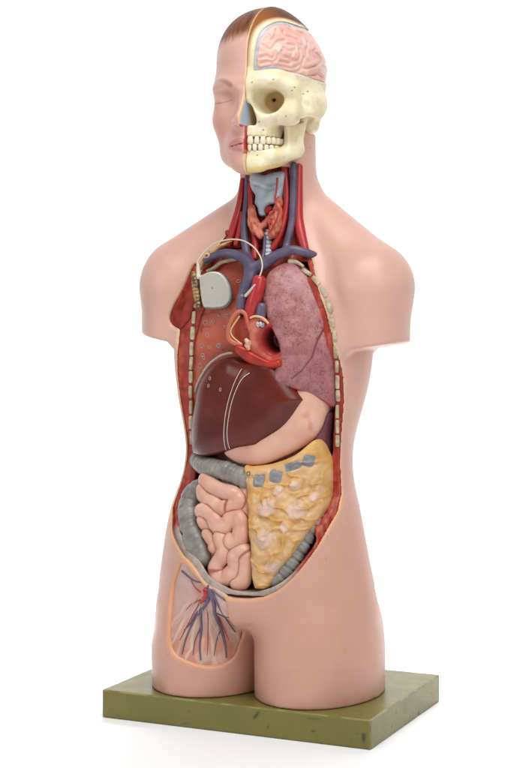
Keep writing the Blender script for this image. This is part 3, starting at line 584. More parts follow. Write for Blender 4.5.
def tube(name, pts, rad, mat, parent, sub=5, sides=10, label=None):
    """a round tube swept along a smooth curve through the points"""
    pts = np.asarray(pts, float)
    if np.isscalar(rad): rad = [rad]*len(pts)
    A = np.concatenate([pts, np.asarray(rad, float)[:, None]], 1)
    A = spline(A, sub); P = A[:, :3]; R = np.maximum(A[:, 3], 1e-4)
    T = np.gradient(P, axis=0); T /= np.linalg.norm(T, axis=1)[:, None]+1e-12
    n = np.cross(T[0], (0, 1, 0)); 
    if np.linalg.norm(n) < 1e-3: n = np.cross(T[0], (1, 0, 0))
    n /= np.linalg.norm(n)
    V = []
    def ringpts(p, t, n, r):
        b = np.cross(t, n); return [p+r*(math.cos(2*math.pi*k/sides)*n+math.sin(2*math.pi*k/sides)*b) for k in range(sides)]
    rings = []
    for i in range(len(P)):
        n = n-T[i]*(n@T[i]); n /= np.linalg.norm(n)
        if i == 0:
            for c in (.25, .7): V += ringpts(P[0]-T[0]*R[0]*(1-c)*.8, T[0], n, R[0]*math.sqrt(1-(1-c)**2))
        V += ringpts(P[i], T[i], n, R[i])
    for c in (.7, .25): V += ringpts(P[-1]+T[-1]*R[-1]*(1-c)*.8, T[-1], n, R[-1]*math.sqrt(1-(1-c)**2))
    m = len(V)//sides; Q = []
    for i in range(m-1):
        for k in range(sides):
            a = i*sides+k; b = i*sides+(k+1) % sides; Q.append((a, b, b+sides, a+sides))
    V.append(P[0]-T[0]*R[0]*.82); V.append(P[-1]+T[-1]*R[-1]*.82)
    me = bpy.data.meshes.new(name)
    F = [tuple(q) for q in Q]+[((k+1) % sides, k, m*sides) for k in range(sides)]+[((m-1)*sides+k, (m-1)*sides+(k+1) % sides, m*sides+1) for k in range(sides)]
    me.from_pydata([tuple(v) for v in V], [], F)
    return link(name, me, mat, parent, label=label)
build_torso()
# ------------------------------------------------------------------ organs that follow the body's contour
def pillow(name, poly, d0, drop, R, thick, mat, colour, h=.0012, extra=None, parent=ROOT, label=None, flat=None, k=.002, smooth_it=1):
    poly = spline(np.asarray(poly)[:, [0, 2]] if np.asarray(poly).shape[1] == 3 else poly, 5, True)
    xs = np.linspace(poly[:, 0].min(), poly[:, 0].max(), 30); zs = np.linspace(poly[:, 1].min(), poly[:, 1].max(), 30)
    ins = poly2d(xs[:, None], zs[None, :], poly) < .004
    FF = (front(xs[:, None], zs[None, :]) if flat is None else np.broadcast_to(flat(xs[:, None], zs[None, :]), (30, 30)))
    lo = (poly[:, 0].min()-.004, FF[ins].min()+d0-.008, poly[:, 1].min()-.004)
    hi = (poly[:, 0].max()+.004, min(FF[ins].max()+d0+thick+.004, .05), poly[:, 1].max()+.004)
    g = Grid(lo, hi, h); X, Y, Z = g.X, g.Y, g.Z
    p2 = poly2d(X, Z, poly); D = -p2
    u = np.clip(D/R, 0, 1)
    base = front(X, Z) if flat is None else flat(X, Z)
    yf = base+d0+drop*(1-np.sqrt(np.clip(1-(1-u)**2, 0, 1)))
    if extra is not None: yf = yf+extra(X, Z, D)
    f = smax((yf-Y)*.7, p2, k)
    f = np.maximum(f, Y-(base+d0+thick))
    return solid(name, g, f, mat, parent, colour, label=label, smooth_it=smooth_it)
def build_trunk_organs():
    # right lung, sliced flat, filling its side of the chest
    g = Grid((-.112, -.075, .335), (.052, .06, .538), .0016); X, Y, Z = g.X, g.Y, g.Z
    t = torso_f(X, Y, Z)
    f = np.maximum(t+.0172, (yc(Z)+.004+.0012*vnoise(X, Y, Z, .03, 4))-Y); f = smax(f, X-.045, .01); f = np.maximum(f, Z-.534)
    def col(V):
        x, y, z = V.T
        C = mix(hx('b8503a'), hx('c7664b'), S(vnoise(x, y, z, .02, 11), -.4, .6))
        C = mix(C, hx('8f2d22'), .8*S(vnoise(x, y, z, .0055, 12), .55, .8))
        C = mix(C, hx('a03a2c'), .5*S(z, .46, .52))
        gl = np.abs(z-(.455+.25*(x+.06)+.004*vnoise(x, y, z, .02, 3)))
        C = mix(C, hx('7a2018'), .7*S(gl, .0014, .0004)*(x < -.045))
        return C
    rl = solid('right_lung', g, f, M['organ'], ROOT, col, label='orange-red sliced lung with white vessel rings')
    rings = [p for p in D3['rings']]+[p for p in D3['rings2']]
    for i, p in enumerate(rings):
        r = .0021*(.8+.5*random.random()); a = random.random()*3
        pts = []
        for k in range(13):
            t_ = 2*math.pi*k/12; u, v = r*math.cos(t_)*.75, r*1.15*math.sin(t_)
            x = p[0]+u*math.cos(a)-v*math.sin(a); z = p[2]+u*math.sin(a)+v*math.cos(a)
            pts.append((x, float(yc(z))+.0036, z))
        tube('vessel_ring', pts, .0004, M['ringgrey'], rl, sub=2, sides=6)
    # left lung
    fis = D3['lung_fissure'][:, [0, 2]]
    fl = np.vstack([fis, [[.02, .36], [.13, .30], [.13, .48]]])
    def ext(X, Z, D):
        d = line2d(X, Z, fis); side = poly2d(X, Z, np.vstack([spline(fis, 4), [[.03, .33], [.14, .33], [.14, .48]]]))
        return .0016*np.exp(-(d/.0010)**2)+.0020*S(-side, -.0005, .0015)+.0008*vnoise(X, X*0, Z, .012, 31)+np.minimum(0, yc(Z)-.0020+.009*(1-np.sqrt(np.clip(1-(1-np.clip(D/.030, 0, 1))**2, 0, 1)))*.55-(front(X, Z)+.0065))*S(X, .04, .075)
    def col(V):
        x, y, z = V.T
        n = vnoise(x, y, z, .007, 15); n2 = vnoise(x, y, z, .0024, 16)
        C = mix(hx('a8696c'), hx('b67d79'), S(n, -.3, .6)); C = mix(C, hx('98535a'), .5*S(z, .42, .36))
        C = mix(C, hx('86404a'), .55*S(n2, .30, .65))
        d = line2d(x, z, fis); C = mix(C, hx('6d2a34'), .8*S(d, .0011, .0003))
        C = mix(C, hx('a8342a'), S(line2d(x, z, D3['lung'][13:17][:, [0, 2]]), .0030, .0020))
        return C
    pillow('left_lung', D3['lung'], .0065, .009, .030, .030, M['lung'], col, h=.0011, extra=ext, label='dusty pink lung covering the open side of the chest', k=.002)
    # liver
    fa = [spline(D3[k][:, [0, 2]], 4) for k in ('falciform', 'falciform2')]
    def ext(X, Z, D):
        return -.0009*np.exp(-(line2d(X, Z, fa[0])/.0009)**2)-.0007*np.exp(-(line2d(X, Z, fa[1])/.0009)**2)
    pillow('liver', D3['liver'], .006, .011, .024, .05, M['liver'], lambda V: mix(hx('581b14'), hx('68241b'), S(vnoise(*V.T, .02, 17), -.5, .6)), h=.0012, extra=ext, label='glossy dark brown liver')
    lv = bpy.data.objects['liver']
    for k, off in (('falciform', .0), ('falciform2', .0)):
        pts = []
        for x, y, z in spline(D3[k], 3): pts.append((x, None, z))
        pts = on_surface('liver', pts, .0002)
        if len(pts) > 2: tube('ligament', pts, .00045, M['white'], lv, sub=2, sides=6)
    for x, z in ((-.047, .379), (-.049, .370), (-.031, .366)):
        pts = on_surface('liver', [(x+.0013*math.cos(a), None, z+.002*math.sin(a)) for a in np.linspace(0, 6.283, 9)], .0)
        if len(pts) > 5: tube('vessel_ring', pts, .00035, M['ringgrey'], lv, sub=2, sides=6)
    dp = D3['diaphragm']
    tube('diaphragm', dp, .0017, M['ringgrey'], ROOT, label='pale cut edge of the diaphragm above the liver')
    # stomach and spleen
    def col(V):
        x, y, z = V.T
        C = mix(hx('dfae98'), hx('d29a86'), S(vnoise(x, y, z, .022, 18), -.5, .7)); return mix(C, hx('bb6a5a'), .5*S(vnoise(x, y, z, .012, 19), .45, .8))
    pillow('stomach', D3['stomach'], .0140, .008, .016, .045, M['organ'], col, label='smooth pink stomach below the liver')
    pillow('spleen', D3['spleen'], .018, .008, .012, .03, M['organ'], lambda V: mix(hx('6e3d46'), hx('5a2f3a'), S(vnoise(*V.T, .01, 20), -.5, .6)), label='dark purple spleen beside the stomach')
def on_surface(name, pts, off):
    """drop points onto the front of a finished part (ray towards +y)"""
    o = bpy.data.objects[name]
    from mathutils.bvhtree import BVHTree
    if name not in BV:
        me = o.data; BV[name] = BVHTree.FromPolygons([v.co[:] for v in me.vertices], [p.vertices[:] for p in me.polygons])
    out = []
    for x, _, z in pts:
        h = BV[name].ray_cast((x, -.3, z), (0, 1, 0))
        if h[0] is not None: out.append((x, h[0].y-off, z))
    return out
BV = {}
build_trunk_organs()
def build_belly():
    # bed behind the bowel
    g = Grid((-.105, -.115, .138), (.105, .03, .30), .0022); X, Y, Z = g.X, g.Y, g.Z
    t = torso_f(X, Y, Z)
    f = np.maximum(np.maximum(t+.030, Y-.0), .141-Z)
    solid('mesentery', g, f, M['organ'], ROOT, lambda V: mix(hx('8a5a50'), hx('6a4038'), S(vnoise(*V.T, .01, 21), -.5, .5)))
    # small bowel
    keys = ['gut_a', 'gut_b', 'gut_c', 'gut_d', 'gut_e', 'gut_f', 'gut_g', 'gut_h', 'gut_i']
    rad = dict(gut_a=.0102, gut_b=.0096, gut_c=.0078, gut_d=.0106, gut_e=.0076, gut_f=.0100, gut_g=.0106, gut_h=.0096, gut_i=.0082)
    allp = np.vstack([D3[k] for k in keys]); lo, hi = clampbox(allp, .013)
    g = Grid(lo, hi, .0010); X, Y, Z = g.X, g.Y, g.Z
    f = None
    for k in keys:
        P = spline(D3[k], 4); n = len(P)
        r = rad[k]*(1+.06*np.sin(np.arange(n)*1.1+len(k)))
        c = chain(X, Y, Z, P, r)
        f = c if f is None else smin(f, c, .0006)
    f = f+.0004*vnoise(X, Y, Z, .008, 33)
    def t_bed(X, Y, Z): return np.maximum(np.maximum(torso_f(X, Y, Z)+.0225, poly2d(X, Z, BED)), Y+.03)
    BED = spline([(-.058, .252), (-.05, .19), (-.028, .146), (.012, .140), (.014, .19), (.008, .24), (-.02, .256)], 4, True)
    def col(V):
        x, y, z = V.T
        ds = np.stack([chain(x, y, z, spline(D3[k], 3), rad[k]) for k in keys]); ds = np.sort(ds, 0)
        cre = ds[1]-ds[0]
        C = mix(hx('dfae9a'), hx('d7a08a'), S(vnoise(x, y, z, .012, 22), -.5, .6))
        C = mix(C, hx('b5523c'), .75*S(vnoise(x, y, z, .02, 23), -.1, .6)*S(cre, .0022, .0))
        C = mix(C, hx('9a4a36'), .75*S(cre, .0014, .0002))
        m = np.array([.0, 0, 0]); 
        dd = chain(x, y, z, D3['gut_e'], .0058); C = mix(C, hx('d98a76'), .7*S(dd, .002, 0))
        return C
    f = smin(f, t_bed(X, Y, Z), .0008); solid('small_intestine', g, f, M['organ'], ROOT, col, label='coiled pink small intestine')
    # colon, with its pouches
    def colon(name, parts, h, lab, amp=.14):
        allp = np.vstack([D3[k] for k, r, s in parts]); lo, hi = clampbox(allp, .018)
        g = Grid(lo, hi, h); X, Y, Z = g.X, g.Y, g.Z; f = None
        for k, r, s in parts:
            P = spline(D3[k], 8); L = np.concatenate([[0], np.cumsum(np.linalg.norm(np.diff(P, axis=0), axis=1))])
            rr = np.interp(L/L[-1], np.linspace(0, 1, len(r)), r)*(1+amp*np.abs(np.sin(L/s*math.pi))**.6-amp*.7)
            c = chain(X, Y, Z, P, rr); f = c if f is None else smin(f, c, .002)
            T = np.gradient(P, axis=0); T /= np.linalg.norm(T, axis=1)[:, None]+1e-12
            for q in np.arange(s*.5, L[-1], s*.5 if False else s):
                i = int(np.argmin(np.abs(L-q))); p, t = P[i], T[i]; w = (X-p[0])*t[0]+(Y-p[1])*t[1]+(Z-p[2])*t[2]
                dist = np.sqrt((X-p[0])**2+(Y-p[1])**2+(Z-p[2])**2)
                f = f+(amp*.0095)*np.exp(-(w/.0014)**2)*S(dist, rr[i]*2.0, rr[i]*1.3)
        f = f+.0006*vnoise(X, Y, Z, .007, 34)
        f = np.maximum(f, torso_f(X, Y, Z)+.0035)
        def col(V):
            n = vnoise(*V.T, .009, 24); C = mix(hx('928c85'), hx('7d7874'), S(n, -.4, .6)); return mix(C, hx('a9a299'), .35*S(vnoise(*V.T, .004, 25), .3, .7))
        return solid(name, g, f, M['organ'], ROOT, col, label=lab)
    colon('transverse_colon', [('colon_t', [.012, .0118, .0120, .0120], .007)], .0011, 'grey ribbed transverse colon under the liver')
    colon('ascending_colon', [('colon_a', [.010, .0140, .0148, .0140], .016), ('cecum', [.0145, .0155, .0140], .03)], .0012, 'grey ascending colon and caecum at the left rim')
    colon('descending_colon', [('colon_s', [.007, .007, .007, .007, .0065, .0075, .0085, .009, .0095, .0100, .0105, .009], .0115)], .0011, 'grey beaded descending colon at the edge of the omentum', .30)
    ac = bpy.data.objects['ascending_colon']
    # omentum
    bumps = D3['omentum_bumps']; br = [.0105, .0105, .0105, .006, .0075, .006, .0065, .009]; wins = D3['omentum_windows']
    def win(x, z, i):
        w = wins[i]; wx, wz = ((.0064, .0074), (.0068, .0076), (.0090, .0050), (.0062, .0070))[i]
        a = math.radians((0, -8, 20, -15)[i]); u = (x-w[0])*math.cos(a)+(z-w[2])*math.sin(a); v = -(x-w[0])*math.sin(a)+(z-w[2])*math.cos(a)
        return (np.abs(u/wx)**6+np.abs(v/wz)**6)**(1/6)
    def top(x, z): return z-(np.interp(x, [0, .009, .03, .055, .09], [.2745, .2745, .2785, .289, .306]))
    def ext(X, Z, D):
        e = .0017*vnoise(X, X*0+.5, Z, .011, 26)+.0014*vnoise(X, X*0+.5, Z, .0055, 27)+.0005*vnoise(X, X*0+.5, Z, .0025, 37)
        r1 = np.abs(vnoise(X+.004*vnoise(X, X*0, Z, .01, 45), X*0+.3, Z, .0125, 44)); e = e-.0024*np.exp(-(r1/.16)**2)
        e = e*S(-top(X, Z), .004, .012)
        for b, r in zip(bumps, br):
            q = np.hypot(X-b[0], Z-b[2])/r*(1+.28*vnoise(X, X*0, Z, .007, 41)); e = e-.0012*np.clip(1-q*q, 0, 1)+.0012*np.exp(-((q-1.1)/.22)**2)
        for i in range(4):
            e = e+.0012*S(win(X, Z, i), 1.15, .9)-.0010*S(win(X, Z, i), .9, .5)
        return e
    def col(V):
        x, y, z = V.T
        n = vnoise(x, y, z, .012, 28); n2 = vnoise(x, y, z, .004, 29)
        C = mix(hx('d2a468'), hx('c6924f'), S(n, -.5, .5)); C = mix(C, hx('cc9670'), .6*S(n2, .15, .7)); C = mix(C, hx('dcbd84'), .5*S(vnoise(x, y, z, .007, 30), .3, .7))
        r1 = np.abs(vnoise(x+.004*vnoise(x, x*0, z, .01, 45), x*0+.3, z, .0125, 44)); C = mix(C, hx('d6ae84'), .6*S(r1, .25, .5)); C = mix(C, hx('d8a458'), .65*S(r1, .2, .05))
        for b, r in zip(bumps, br):
            q = np.hypot(x-b[0], z-b[2])/r*(1+.28*vnoise(x, x*0, z, .007, 41)); C = mix(C, hx('d6b9aa'), .8*S(q+.35*n2+.25*n, 1.15, .45))
        for i in range(4): C = mix(C, hx('838384'), S(win(x, z, i)+.12*n2, 1.05, .90))
        C = mix(C, hx('dba862'), .7*S(-top(x, z), .0045, .003))
        return C
    pillow('omentum', D3['omentum'], .0036, .009, .010, .022, M['fat'], col, h=.0009, extra=ext, label='lumpy yellow fatty omentum apron', k=.0025)
    s = D3['omentum_screw'][0]
    pts = on_surface('omentum', [(s[0]+.0022*math.cos(a), None, s[2]+.0022*math.sin(a)) for a in np.linspace(0, 6.283, 9)], .0002)
    tube('screw', pts, .0007, M['rim'], bpy.data.objects['omentum'], sub=2, sides=6)
build_belly()
# ------------------------------------------------------------------ ribs cut through in the chest wall
def box_along(name, a, b, w, d, mat, parent, ang=0.0):
    """a small rounded bar from a to b (width w across, depth d in y)"""
    a = np.array(a, float); b = np.array(b, float); L = np.linalg.norm(b-a); t = (b-a)/L
    n = np.cross(t, (0, 1, 0)); n /= np.linalg.norm(n); u = np.cross(n, t)
    V = []; Q = []
    prof = [(math.cos(k*math.pi/6), math.sin(k*math.pi/6)) for k in range(12)]
    sup = lambda c: math.copysign(abs(c)**.6, c)
    lv = [(-.5, .55), (-.46, .85), (-.38, 1.), (0, 1.04), (.38, 1.), (.46, .85), (.5, .55)]
    for s, k in lv:
        for c, q in prof: V.append((a+b)/2+t*L*s+n*w*k*sup(c)+u*d*k*sup(q))
    m = len(lv)
    for i in range(m-1):
        for k in range(12): Q.append((i*12+k, i*12+(k+1) % 12, (i+1)*12+(k+1) % 12, (i+1)*12+k))
    me = bpy.data.meshes.new(name); me.from_pydata([tuple(v) for v in V], [], [q[::-1] for q in Q]+[tuple(range(12)), tuple(range((m-1)*12+11, (m-1)*12-1, -1))])
    return link(name, me, mat, parent)
M['ribbone'] = material('cut_rib', hx('c4b393'), rough=.45, mottle=.45, mscale=150, bump=.2)
def build_ribs():
    mw = bpy.data.objects['muscle_wall']
    for key, n, w in (('rib_l', 10, .0024), ('rib_r', 13, .0026)):
        P = spline(D3[key], 12); L = np.concatenate([[0], np.cumsum(np.linalg.norm(np.diff(P, axis=0), axis=1))])
        at = lambda s: np.array([np.interp(s, L, P[:, i]) for i in range(3)])
        for i in range(n):
            s0 = L[-1]*i/n; s1 = L[-1]*(i+.76+.18*random.random())/n
            k = 1-.25*i/n
            box_along('rib', at(s0)+np.array((random.uniform(-.0006, .0006), .0013, 0)), at(s1)+np.array((random.uniform(-.0006, .0006), .0013, 0)), w*k*(.95+.4*random.random()), .0016, M['ribbone'], mw)
    for key in ('clav_l', 'clav_r'):
        P = D3[key]; n = len(P); r = [.0016]+[.0026]*(n-2)+[.0034]
        if key == 'clav_r': r = r[::-1]
        tube('collar_bone', P, r, M['ribbone'], ROOT)
        e = P[-1] if key == 'clav_l' else P[0]
build_ribs()
# ------------------------------------------------------------------ neck: larynx, gland, vessels
def blob(name, f, lo, hi, h, mat, col, parent=ROOT, label=None, smooth_it=1):
    g = Grid(lo, hi, h); return solid(name, g, f(g.X, g.Y, g.Z), mat, parent, col, label=label, smooth_it=smooth_it)
M['hyoid'] = material('pale_throat', hx('aebac2'), rough=.4, mottle=.15, mscale=150)
def build_neck():
    tube('neck_muscle', D3['scm_r'], [.0050, .0058, .0060, .0062, .005], M['artery'], ROOT, sides=12)
    tube('neck_muscle', D3['scm_l'], [.0035, .0045, .0050, .004], M['artery'], ROOT, sides=12)
    tube('neck_muscle', D3['scm_l2'], [.0030, .0038, .0034], M['artery'], ROOT, sides=12)
    tube('carotid_artery', D3['car_l'], [.0042, .0044, .0044, .0044, .0040], M['artery'], ROOT)
    tube('carotid_artery', D3['car_r'], [.0034, .0040, .0042, .0042, .0042], M['artery'], ROOT)
    D3['brach_l'][0] += np.array((0, .034, -.002)); D3['brach_l'][1] += np.array((0, .012, 0))
    P = [D3[k] for k in ('jug_l', 'jug_r', 'brach_l', 'brach_r')]
    R = [[.0043, .0045, .0044, .0046, .0056], [.0022, .0028, .0034, .0044, .005, .0055], [.0040, .0050, .0056, .0060, .0064, .0076, .0084], [.0044, .0050, .0052, .0060, .0078, .0084, .0080, .0070]]
    lo, hi = clampbox(np.vstack(P), .010)
    def f(X, Y, Z):
        d = None
        for p, r in zip(P, R):
            q = spline(np.concatenate([p, np.array(r)[:, None]], 1), 4)
            c = chain(X, Y, Z, q[:, :3], q[:, 3]); d = c if d is None else smin(d, c, .004)
        return d
    blob('great_vein', f, lo, hi, .0011, M['cart'], lambda V: mix(hx('63576e'), hx('534961'), S(vnoise(*V.T, .008, 51), -.5, .6)), label='violet jugular and caval veins joining above the heart')
    # larynx
    def col(V):
        x, y, z = V.T; C = mix(hx('b3c0c9'), hx('a2b0bb'), S(vnoise(x, y, z, .008, 52), -.4, .6))
        return mix(C, hx('8d9ba6'), .5*S(np.abs(x-.011)-.6*np.abs(z-.600)*0, .0012, .0))
    PL = D3['larynx']
    def ext(X, Z, D):
        v = np.abs(X-.0105)
        e = -.0035*np.exp(-(v/.006)**2)*S(Z, .578, .590)*S(Z, .612, .600)
        return e+.0012*np.exp(-((Z-(.604+.35*v))/.0018)**2)-.0006*np.exp(-((Z-(.607+.35*v))/.002)**2)
    pillow('larynx', PL, -.0125, .006, .008, .02, M['cart'], col, h=.0008, extra=ext, label='pale blue thyroid cartilage of the larynx', flat=lambda x, z: yc(z)+0*x, k=.001)
    # thyroid gland
    parts = [(D3['thyr_l'], [.0042, .0058, .0062, .0045]), (D3['thyr_r'], [.0036, .0058, .0068, .0050]), (D3['thyr_m'], [.0042, .0040, .0042, .0045])]
    lo, hi = clampbox(np.vstack([p for p, _ in parts]), .010)
    def f(X, Y, Z):
        d = None
        for p, r in parts:
            q = spline(np.concatenate([p, np.array(r)[:, None]], 1), 4); c = chain(X, Y, Z, q[:, :3], q[:, 3]); d = c if d is None else smin(d, c, .003)
        d = d+.0007*vnoise(X, Y, Z, .0045, 53)+.0004*np.sin(X*900+Z*500)
        return d
    tg = blob('thyroid_gland', f, lo, hi, .0009, M['organ'], lambda V: mix(hx('cf7d63'), hx('b6543f'), S(vnoise(*V.T, .004, 54), -.3, .6)), label='orange thyroid gland under the larynx')
    for k, r in (('thyr_art', [.0013, .0012, .0012, .0010, .0009, .0008, .0006]), ('thyr_art2', [.0010, .0010, .0009, .0006]), ('thyr_art3', [.0009, .0008, .0006])):
        tube('artery', D3[k], r, M['artery'], tg)
    h = D3['thyr_hole'][0]
    blob('throat_muscle', lambda X, Y, Z: ell(X, Y, Z, h+np.array((0, .003, 0)), (.0066, .006, .0062)), h-.01, h+.012, .0009, M['muscle'], lambda V: np.tile(hx('a52a22'), (len(V), 1)))
    # trachea with its rings
    P = spline(D3['trachea'], 10); lo, hi = clampbox(P, .009)
    def f(X, Y, Z): return chain(X, Y, Z, P, .0052)+.0005*np.sin(Z*1250)+0*X
    tr = blob('trachea', f, lo, hi, .0008, M['cart'], lambda V: mix(hx('c3ccd2'), hx('8797a2'), S(np.sin(V[:, 2]*1250), -.2, .9)), label='ringed grey windpipe')
    tube('vein', D3['tr_vein'], [.0016, .002, .002], M['vein'], tr)
build_neck()
# ------------------------------------------------------------------ heart, opened
def build_heart():
    pl = lambda off: (lambda x, z: yc(z)+off+0*x)
    def vcol(V):
        x, y, z = V.T
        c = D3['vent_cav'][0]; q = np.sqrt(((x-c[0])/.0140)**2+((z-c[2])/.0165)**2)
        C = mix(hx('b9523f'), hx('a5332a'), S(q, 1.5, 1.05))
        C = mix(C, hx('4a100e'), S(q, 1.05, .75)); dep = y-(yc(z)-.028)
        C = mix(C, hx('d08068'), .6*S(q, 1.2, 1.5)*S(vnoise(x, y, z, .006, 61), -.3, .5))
        return C
    def vext(X, Z, D):
        c = D3['vent_cav'][0]; q = np.sqrt(((X-c[0])/.0140)**2+((Z-c[2])/.0165)**2)
        return .022*S(q, 1.12, .55)+.004*S(q, 1.5, 1.1)+.0006*vnoise(X, X*0, Z, .005, 62)
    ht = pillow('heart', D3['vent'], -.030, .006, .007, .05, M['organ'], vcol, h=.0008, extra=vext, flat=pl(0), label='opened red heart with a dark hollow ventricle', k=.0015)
    def wcol(V):
        x, y, z = V.T; return mix(hx('b92e1c'), hx('96221a'), S(vnoise(x, y, z, .008, 63), -.4, .5))
    pillow('ventricle_wall', D3['rv_wedge'], -.036, .006, .006, .03, M['organ'], wcol, h=.0008, flat=pl(0), parent=ht, k=.001)
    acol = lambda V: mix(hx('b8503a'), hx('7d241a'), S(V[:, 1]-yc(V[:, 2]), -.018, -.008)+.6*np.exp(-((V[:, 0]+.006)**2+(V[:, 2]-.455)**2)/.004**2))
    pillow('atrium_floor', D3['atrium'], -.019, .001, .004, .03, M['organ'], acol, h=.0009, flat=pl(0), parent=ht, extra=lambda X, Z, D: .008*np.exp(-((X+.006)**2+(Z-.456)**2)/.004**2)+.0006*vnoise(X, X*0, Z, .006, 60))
    M['rimtan'] = material('atrium_rim_paint', hx('c0684a'), rough=.35, coat=.1, mottle=.15, mscale=200)
    M['cream'] = material('cream_line', hx('dcb184'), rough=.4)
    tube('atrium_rim', D3['atrium_rim'], [.0020, .0022, .0024, .0026, .0026, .0028, .0030, .0030, .0030, .0026], M['rimtan'], ht)
    tube('pacing_lead', D3['at_wire'], .0009, M['cream'], ht)
    p = D3['at_valve'][0]
    rs = random.Random(3)
    def f(X, Y, Z):
        d = None
        for i in range(6):
            c = p+np.array([rs.uniform(-.0035, .0035), rs.uniform(-.001, .002), rs.uniform(-.005, .004)])
            e = ell(X, Y, Z, c, (.0022+.001*rs.random(), .002, .003)); d = e if d is None else smin(d, e, .0012)
        return d
    blob('valve', f, p-.012, p+.012, .0007, M['organ'], lambda V: mix(hx('dfb39a'), hx('c4705a'), S(vnoise(*V.T, .003, 64), -.2, .6)), parent=ht)
    tube('vena_cava_stub', D3['svc'], [.0056, .0058], M['vein'], ht, sides=16)
    tube('aorta', D3['aorta'], [.0078, .0082, .0086, .0086, .0080, .007], M['artery'], ht, sides=18)
    pm = tube('pulmonary_trunk', D3['pulm'], [.0056, .0066], M['vein'], ht, sides=18)
    tube('vessel_rim', D3['pulm_rim'], [.0012, .0014, .0014, .0012], M['cream'], ht)
    p = D3['valve'][0]
    for dx, dz, rx, rz, a in ((-.0026, .0, .0024, .0032, 15), (.0006, .0006, .0020, .0030, -10), (.0034, -.0008, .0022, .0030, -25)):
        blob('valve', lambda X, Y, Z: rell(X, Y, Z, p+np.array((dx, -.0004, dz)), (rx, .002, rz), a, 'y'), p-.009, p+.009, .0006, M['organ'], lambda V: mix(hx('cfc3c6'), hx('8d7f95'), S(vnoise(*V.T, .002, 65), -.1, .6)), parent=ht)
    blob('valve_opening', lambda X, Y, Z: rell(X, Y, Z, p+np.array((.0004, .0016, 0)), (.0072, .0022, .0046), -10, 'y'), p-.011, p+.011, .0007, M['organ'], lambda V: np.tile(hx('7a2a26'), (len(V), 1)), parent=ht)
build_heart()
# ------------------------------------------------------------------ pacemaker
def build_pacemaker():
    c = D3['pace'].mean(0)
    poly = spline(D3['pace'][:, [0, 2]], 5, True)
    flat = lambda x, z: c[1]+.25*(x-c[0])-.05*(z-c[2])
    def shape(name, grow, d0, drop, R, thick, mat, parent, k):
        q = poly.mean(0)+(poly-poly.mean(0))*np.array((grow*.92, grow))
        return pillow(name, q, d0, drop, R, thick, mat, None, h=.0007, flat=flat, parent=parent, k=k)
    b = shape('pacemaker', .97, -.001, .0018, .003, .006, M['case'], ROOT, .001)
    b['label'] = 'rounded silver pacemaker case on the red lung'
    q = poly.mean(0)+(poly-poly.mean(0))*np.array((.94, 1.02))+np.array((.0004, -.0008))
    pillow('case_rim', q, .0020, .0012, .002, .005, M['rim'], None, h=.0007, flat=flat, parent=b, k=.0008)
    P = D3['pace_conn'][:, [0, 2]]
    cc = lambda V: mix(hx('a9824a'), hx('5c4020'), S(vnoise(*V.T, .0035, 71), -.3, .5))
    M['amberp'] = material('resin_header', None, rough=.25, coat=.35, mottle=.3, mscale=500)
    pillow('connector_block', P, .0004, .0015, .002, .009, M['amberp'], cc, h=.0006, flat=flat, parent=b, k=.001,
           extra=lambda X, Z, D: .0007*np.sin(Z*1500)+0*X)
    tube('lead', D3['lead'], .0009, M['cable'], b, sub=8)
    e_ = on_surface('pacemaker', [(c[0]-.004+.0010*math.cos(a), None, c[2]+.002+.0010*math.sin(a)) for a in np.linspace(0, 6.283, 9)], 0)
    if len(e_) > 6: tube('set_screw', e_, .00025, M['rim'], b, sub=2, sides=6)
    tube('lead_sleeve', D3['lead_sleeve'], [.0028, .0024, .0017], M['white'], b)
    tube('lead_tip', D3['lead_tip'], [.0016, .0020], M['case'], b)
    # fat and lymph node at the vein, by the shoulder
    fc = lambda V: mix(hx('d2ad74'), hx('b5804c'), S(vnoise(*V.T, .005, 72), -.4, .5))
    P = D3['fat']
    pillow('fat_tissue', P, -.009, .004, .005, .012, M['fat'], fc, h=.0009, flat=lambda x, z: yc(z)+0*x, extra=lambda X, Z, D: .0010*vnoise(X, X*0, Z, .005, 73), label='yellow fatty tissue beside the shoulder vein')
    n = D3['node'][0]
    def f(X, Y, Z):
        d = rell(X, Y, Z, n, (.0048, .003, .0038), 20, 'y'); r = np.sqrt(((X-n[0])/.0048)**2+((Z-n[2])/.0038)**2)
        return np.maximum(d, 0)*0+d+.0012*S(r, .62, .3)
    blob('vein_end', f, n-.008, n+.008, .0007, M['organ'], lambda V: mix(hx('dcb98a'), hx('9a5a44'), S(np.sqrt(((V[:, 0]-n[0])/.0048)**2+((V[:, 2]-n[2])/.0038)**2), .6, .35)))
    e = D3['fat_hole'][0]
    blob('cut_muscle', lambda X, Y, Z: rell(X, Y, Z, e, (.0034, .004, .0050), 25, 'y'), e-.008, e+.008, .0009, M['muscle'], lambda V: np.tile(hx('9c2d22'), (len(V), 1)))
build_pacemaker()
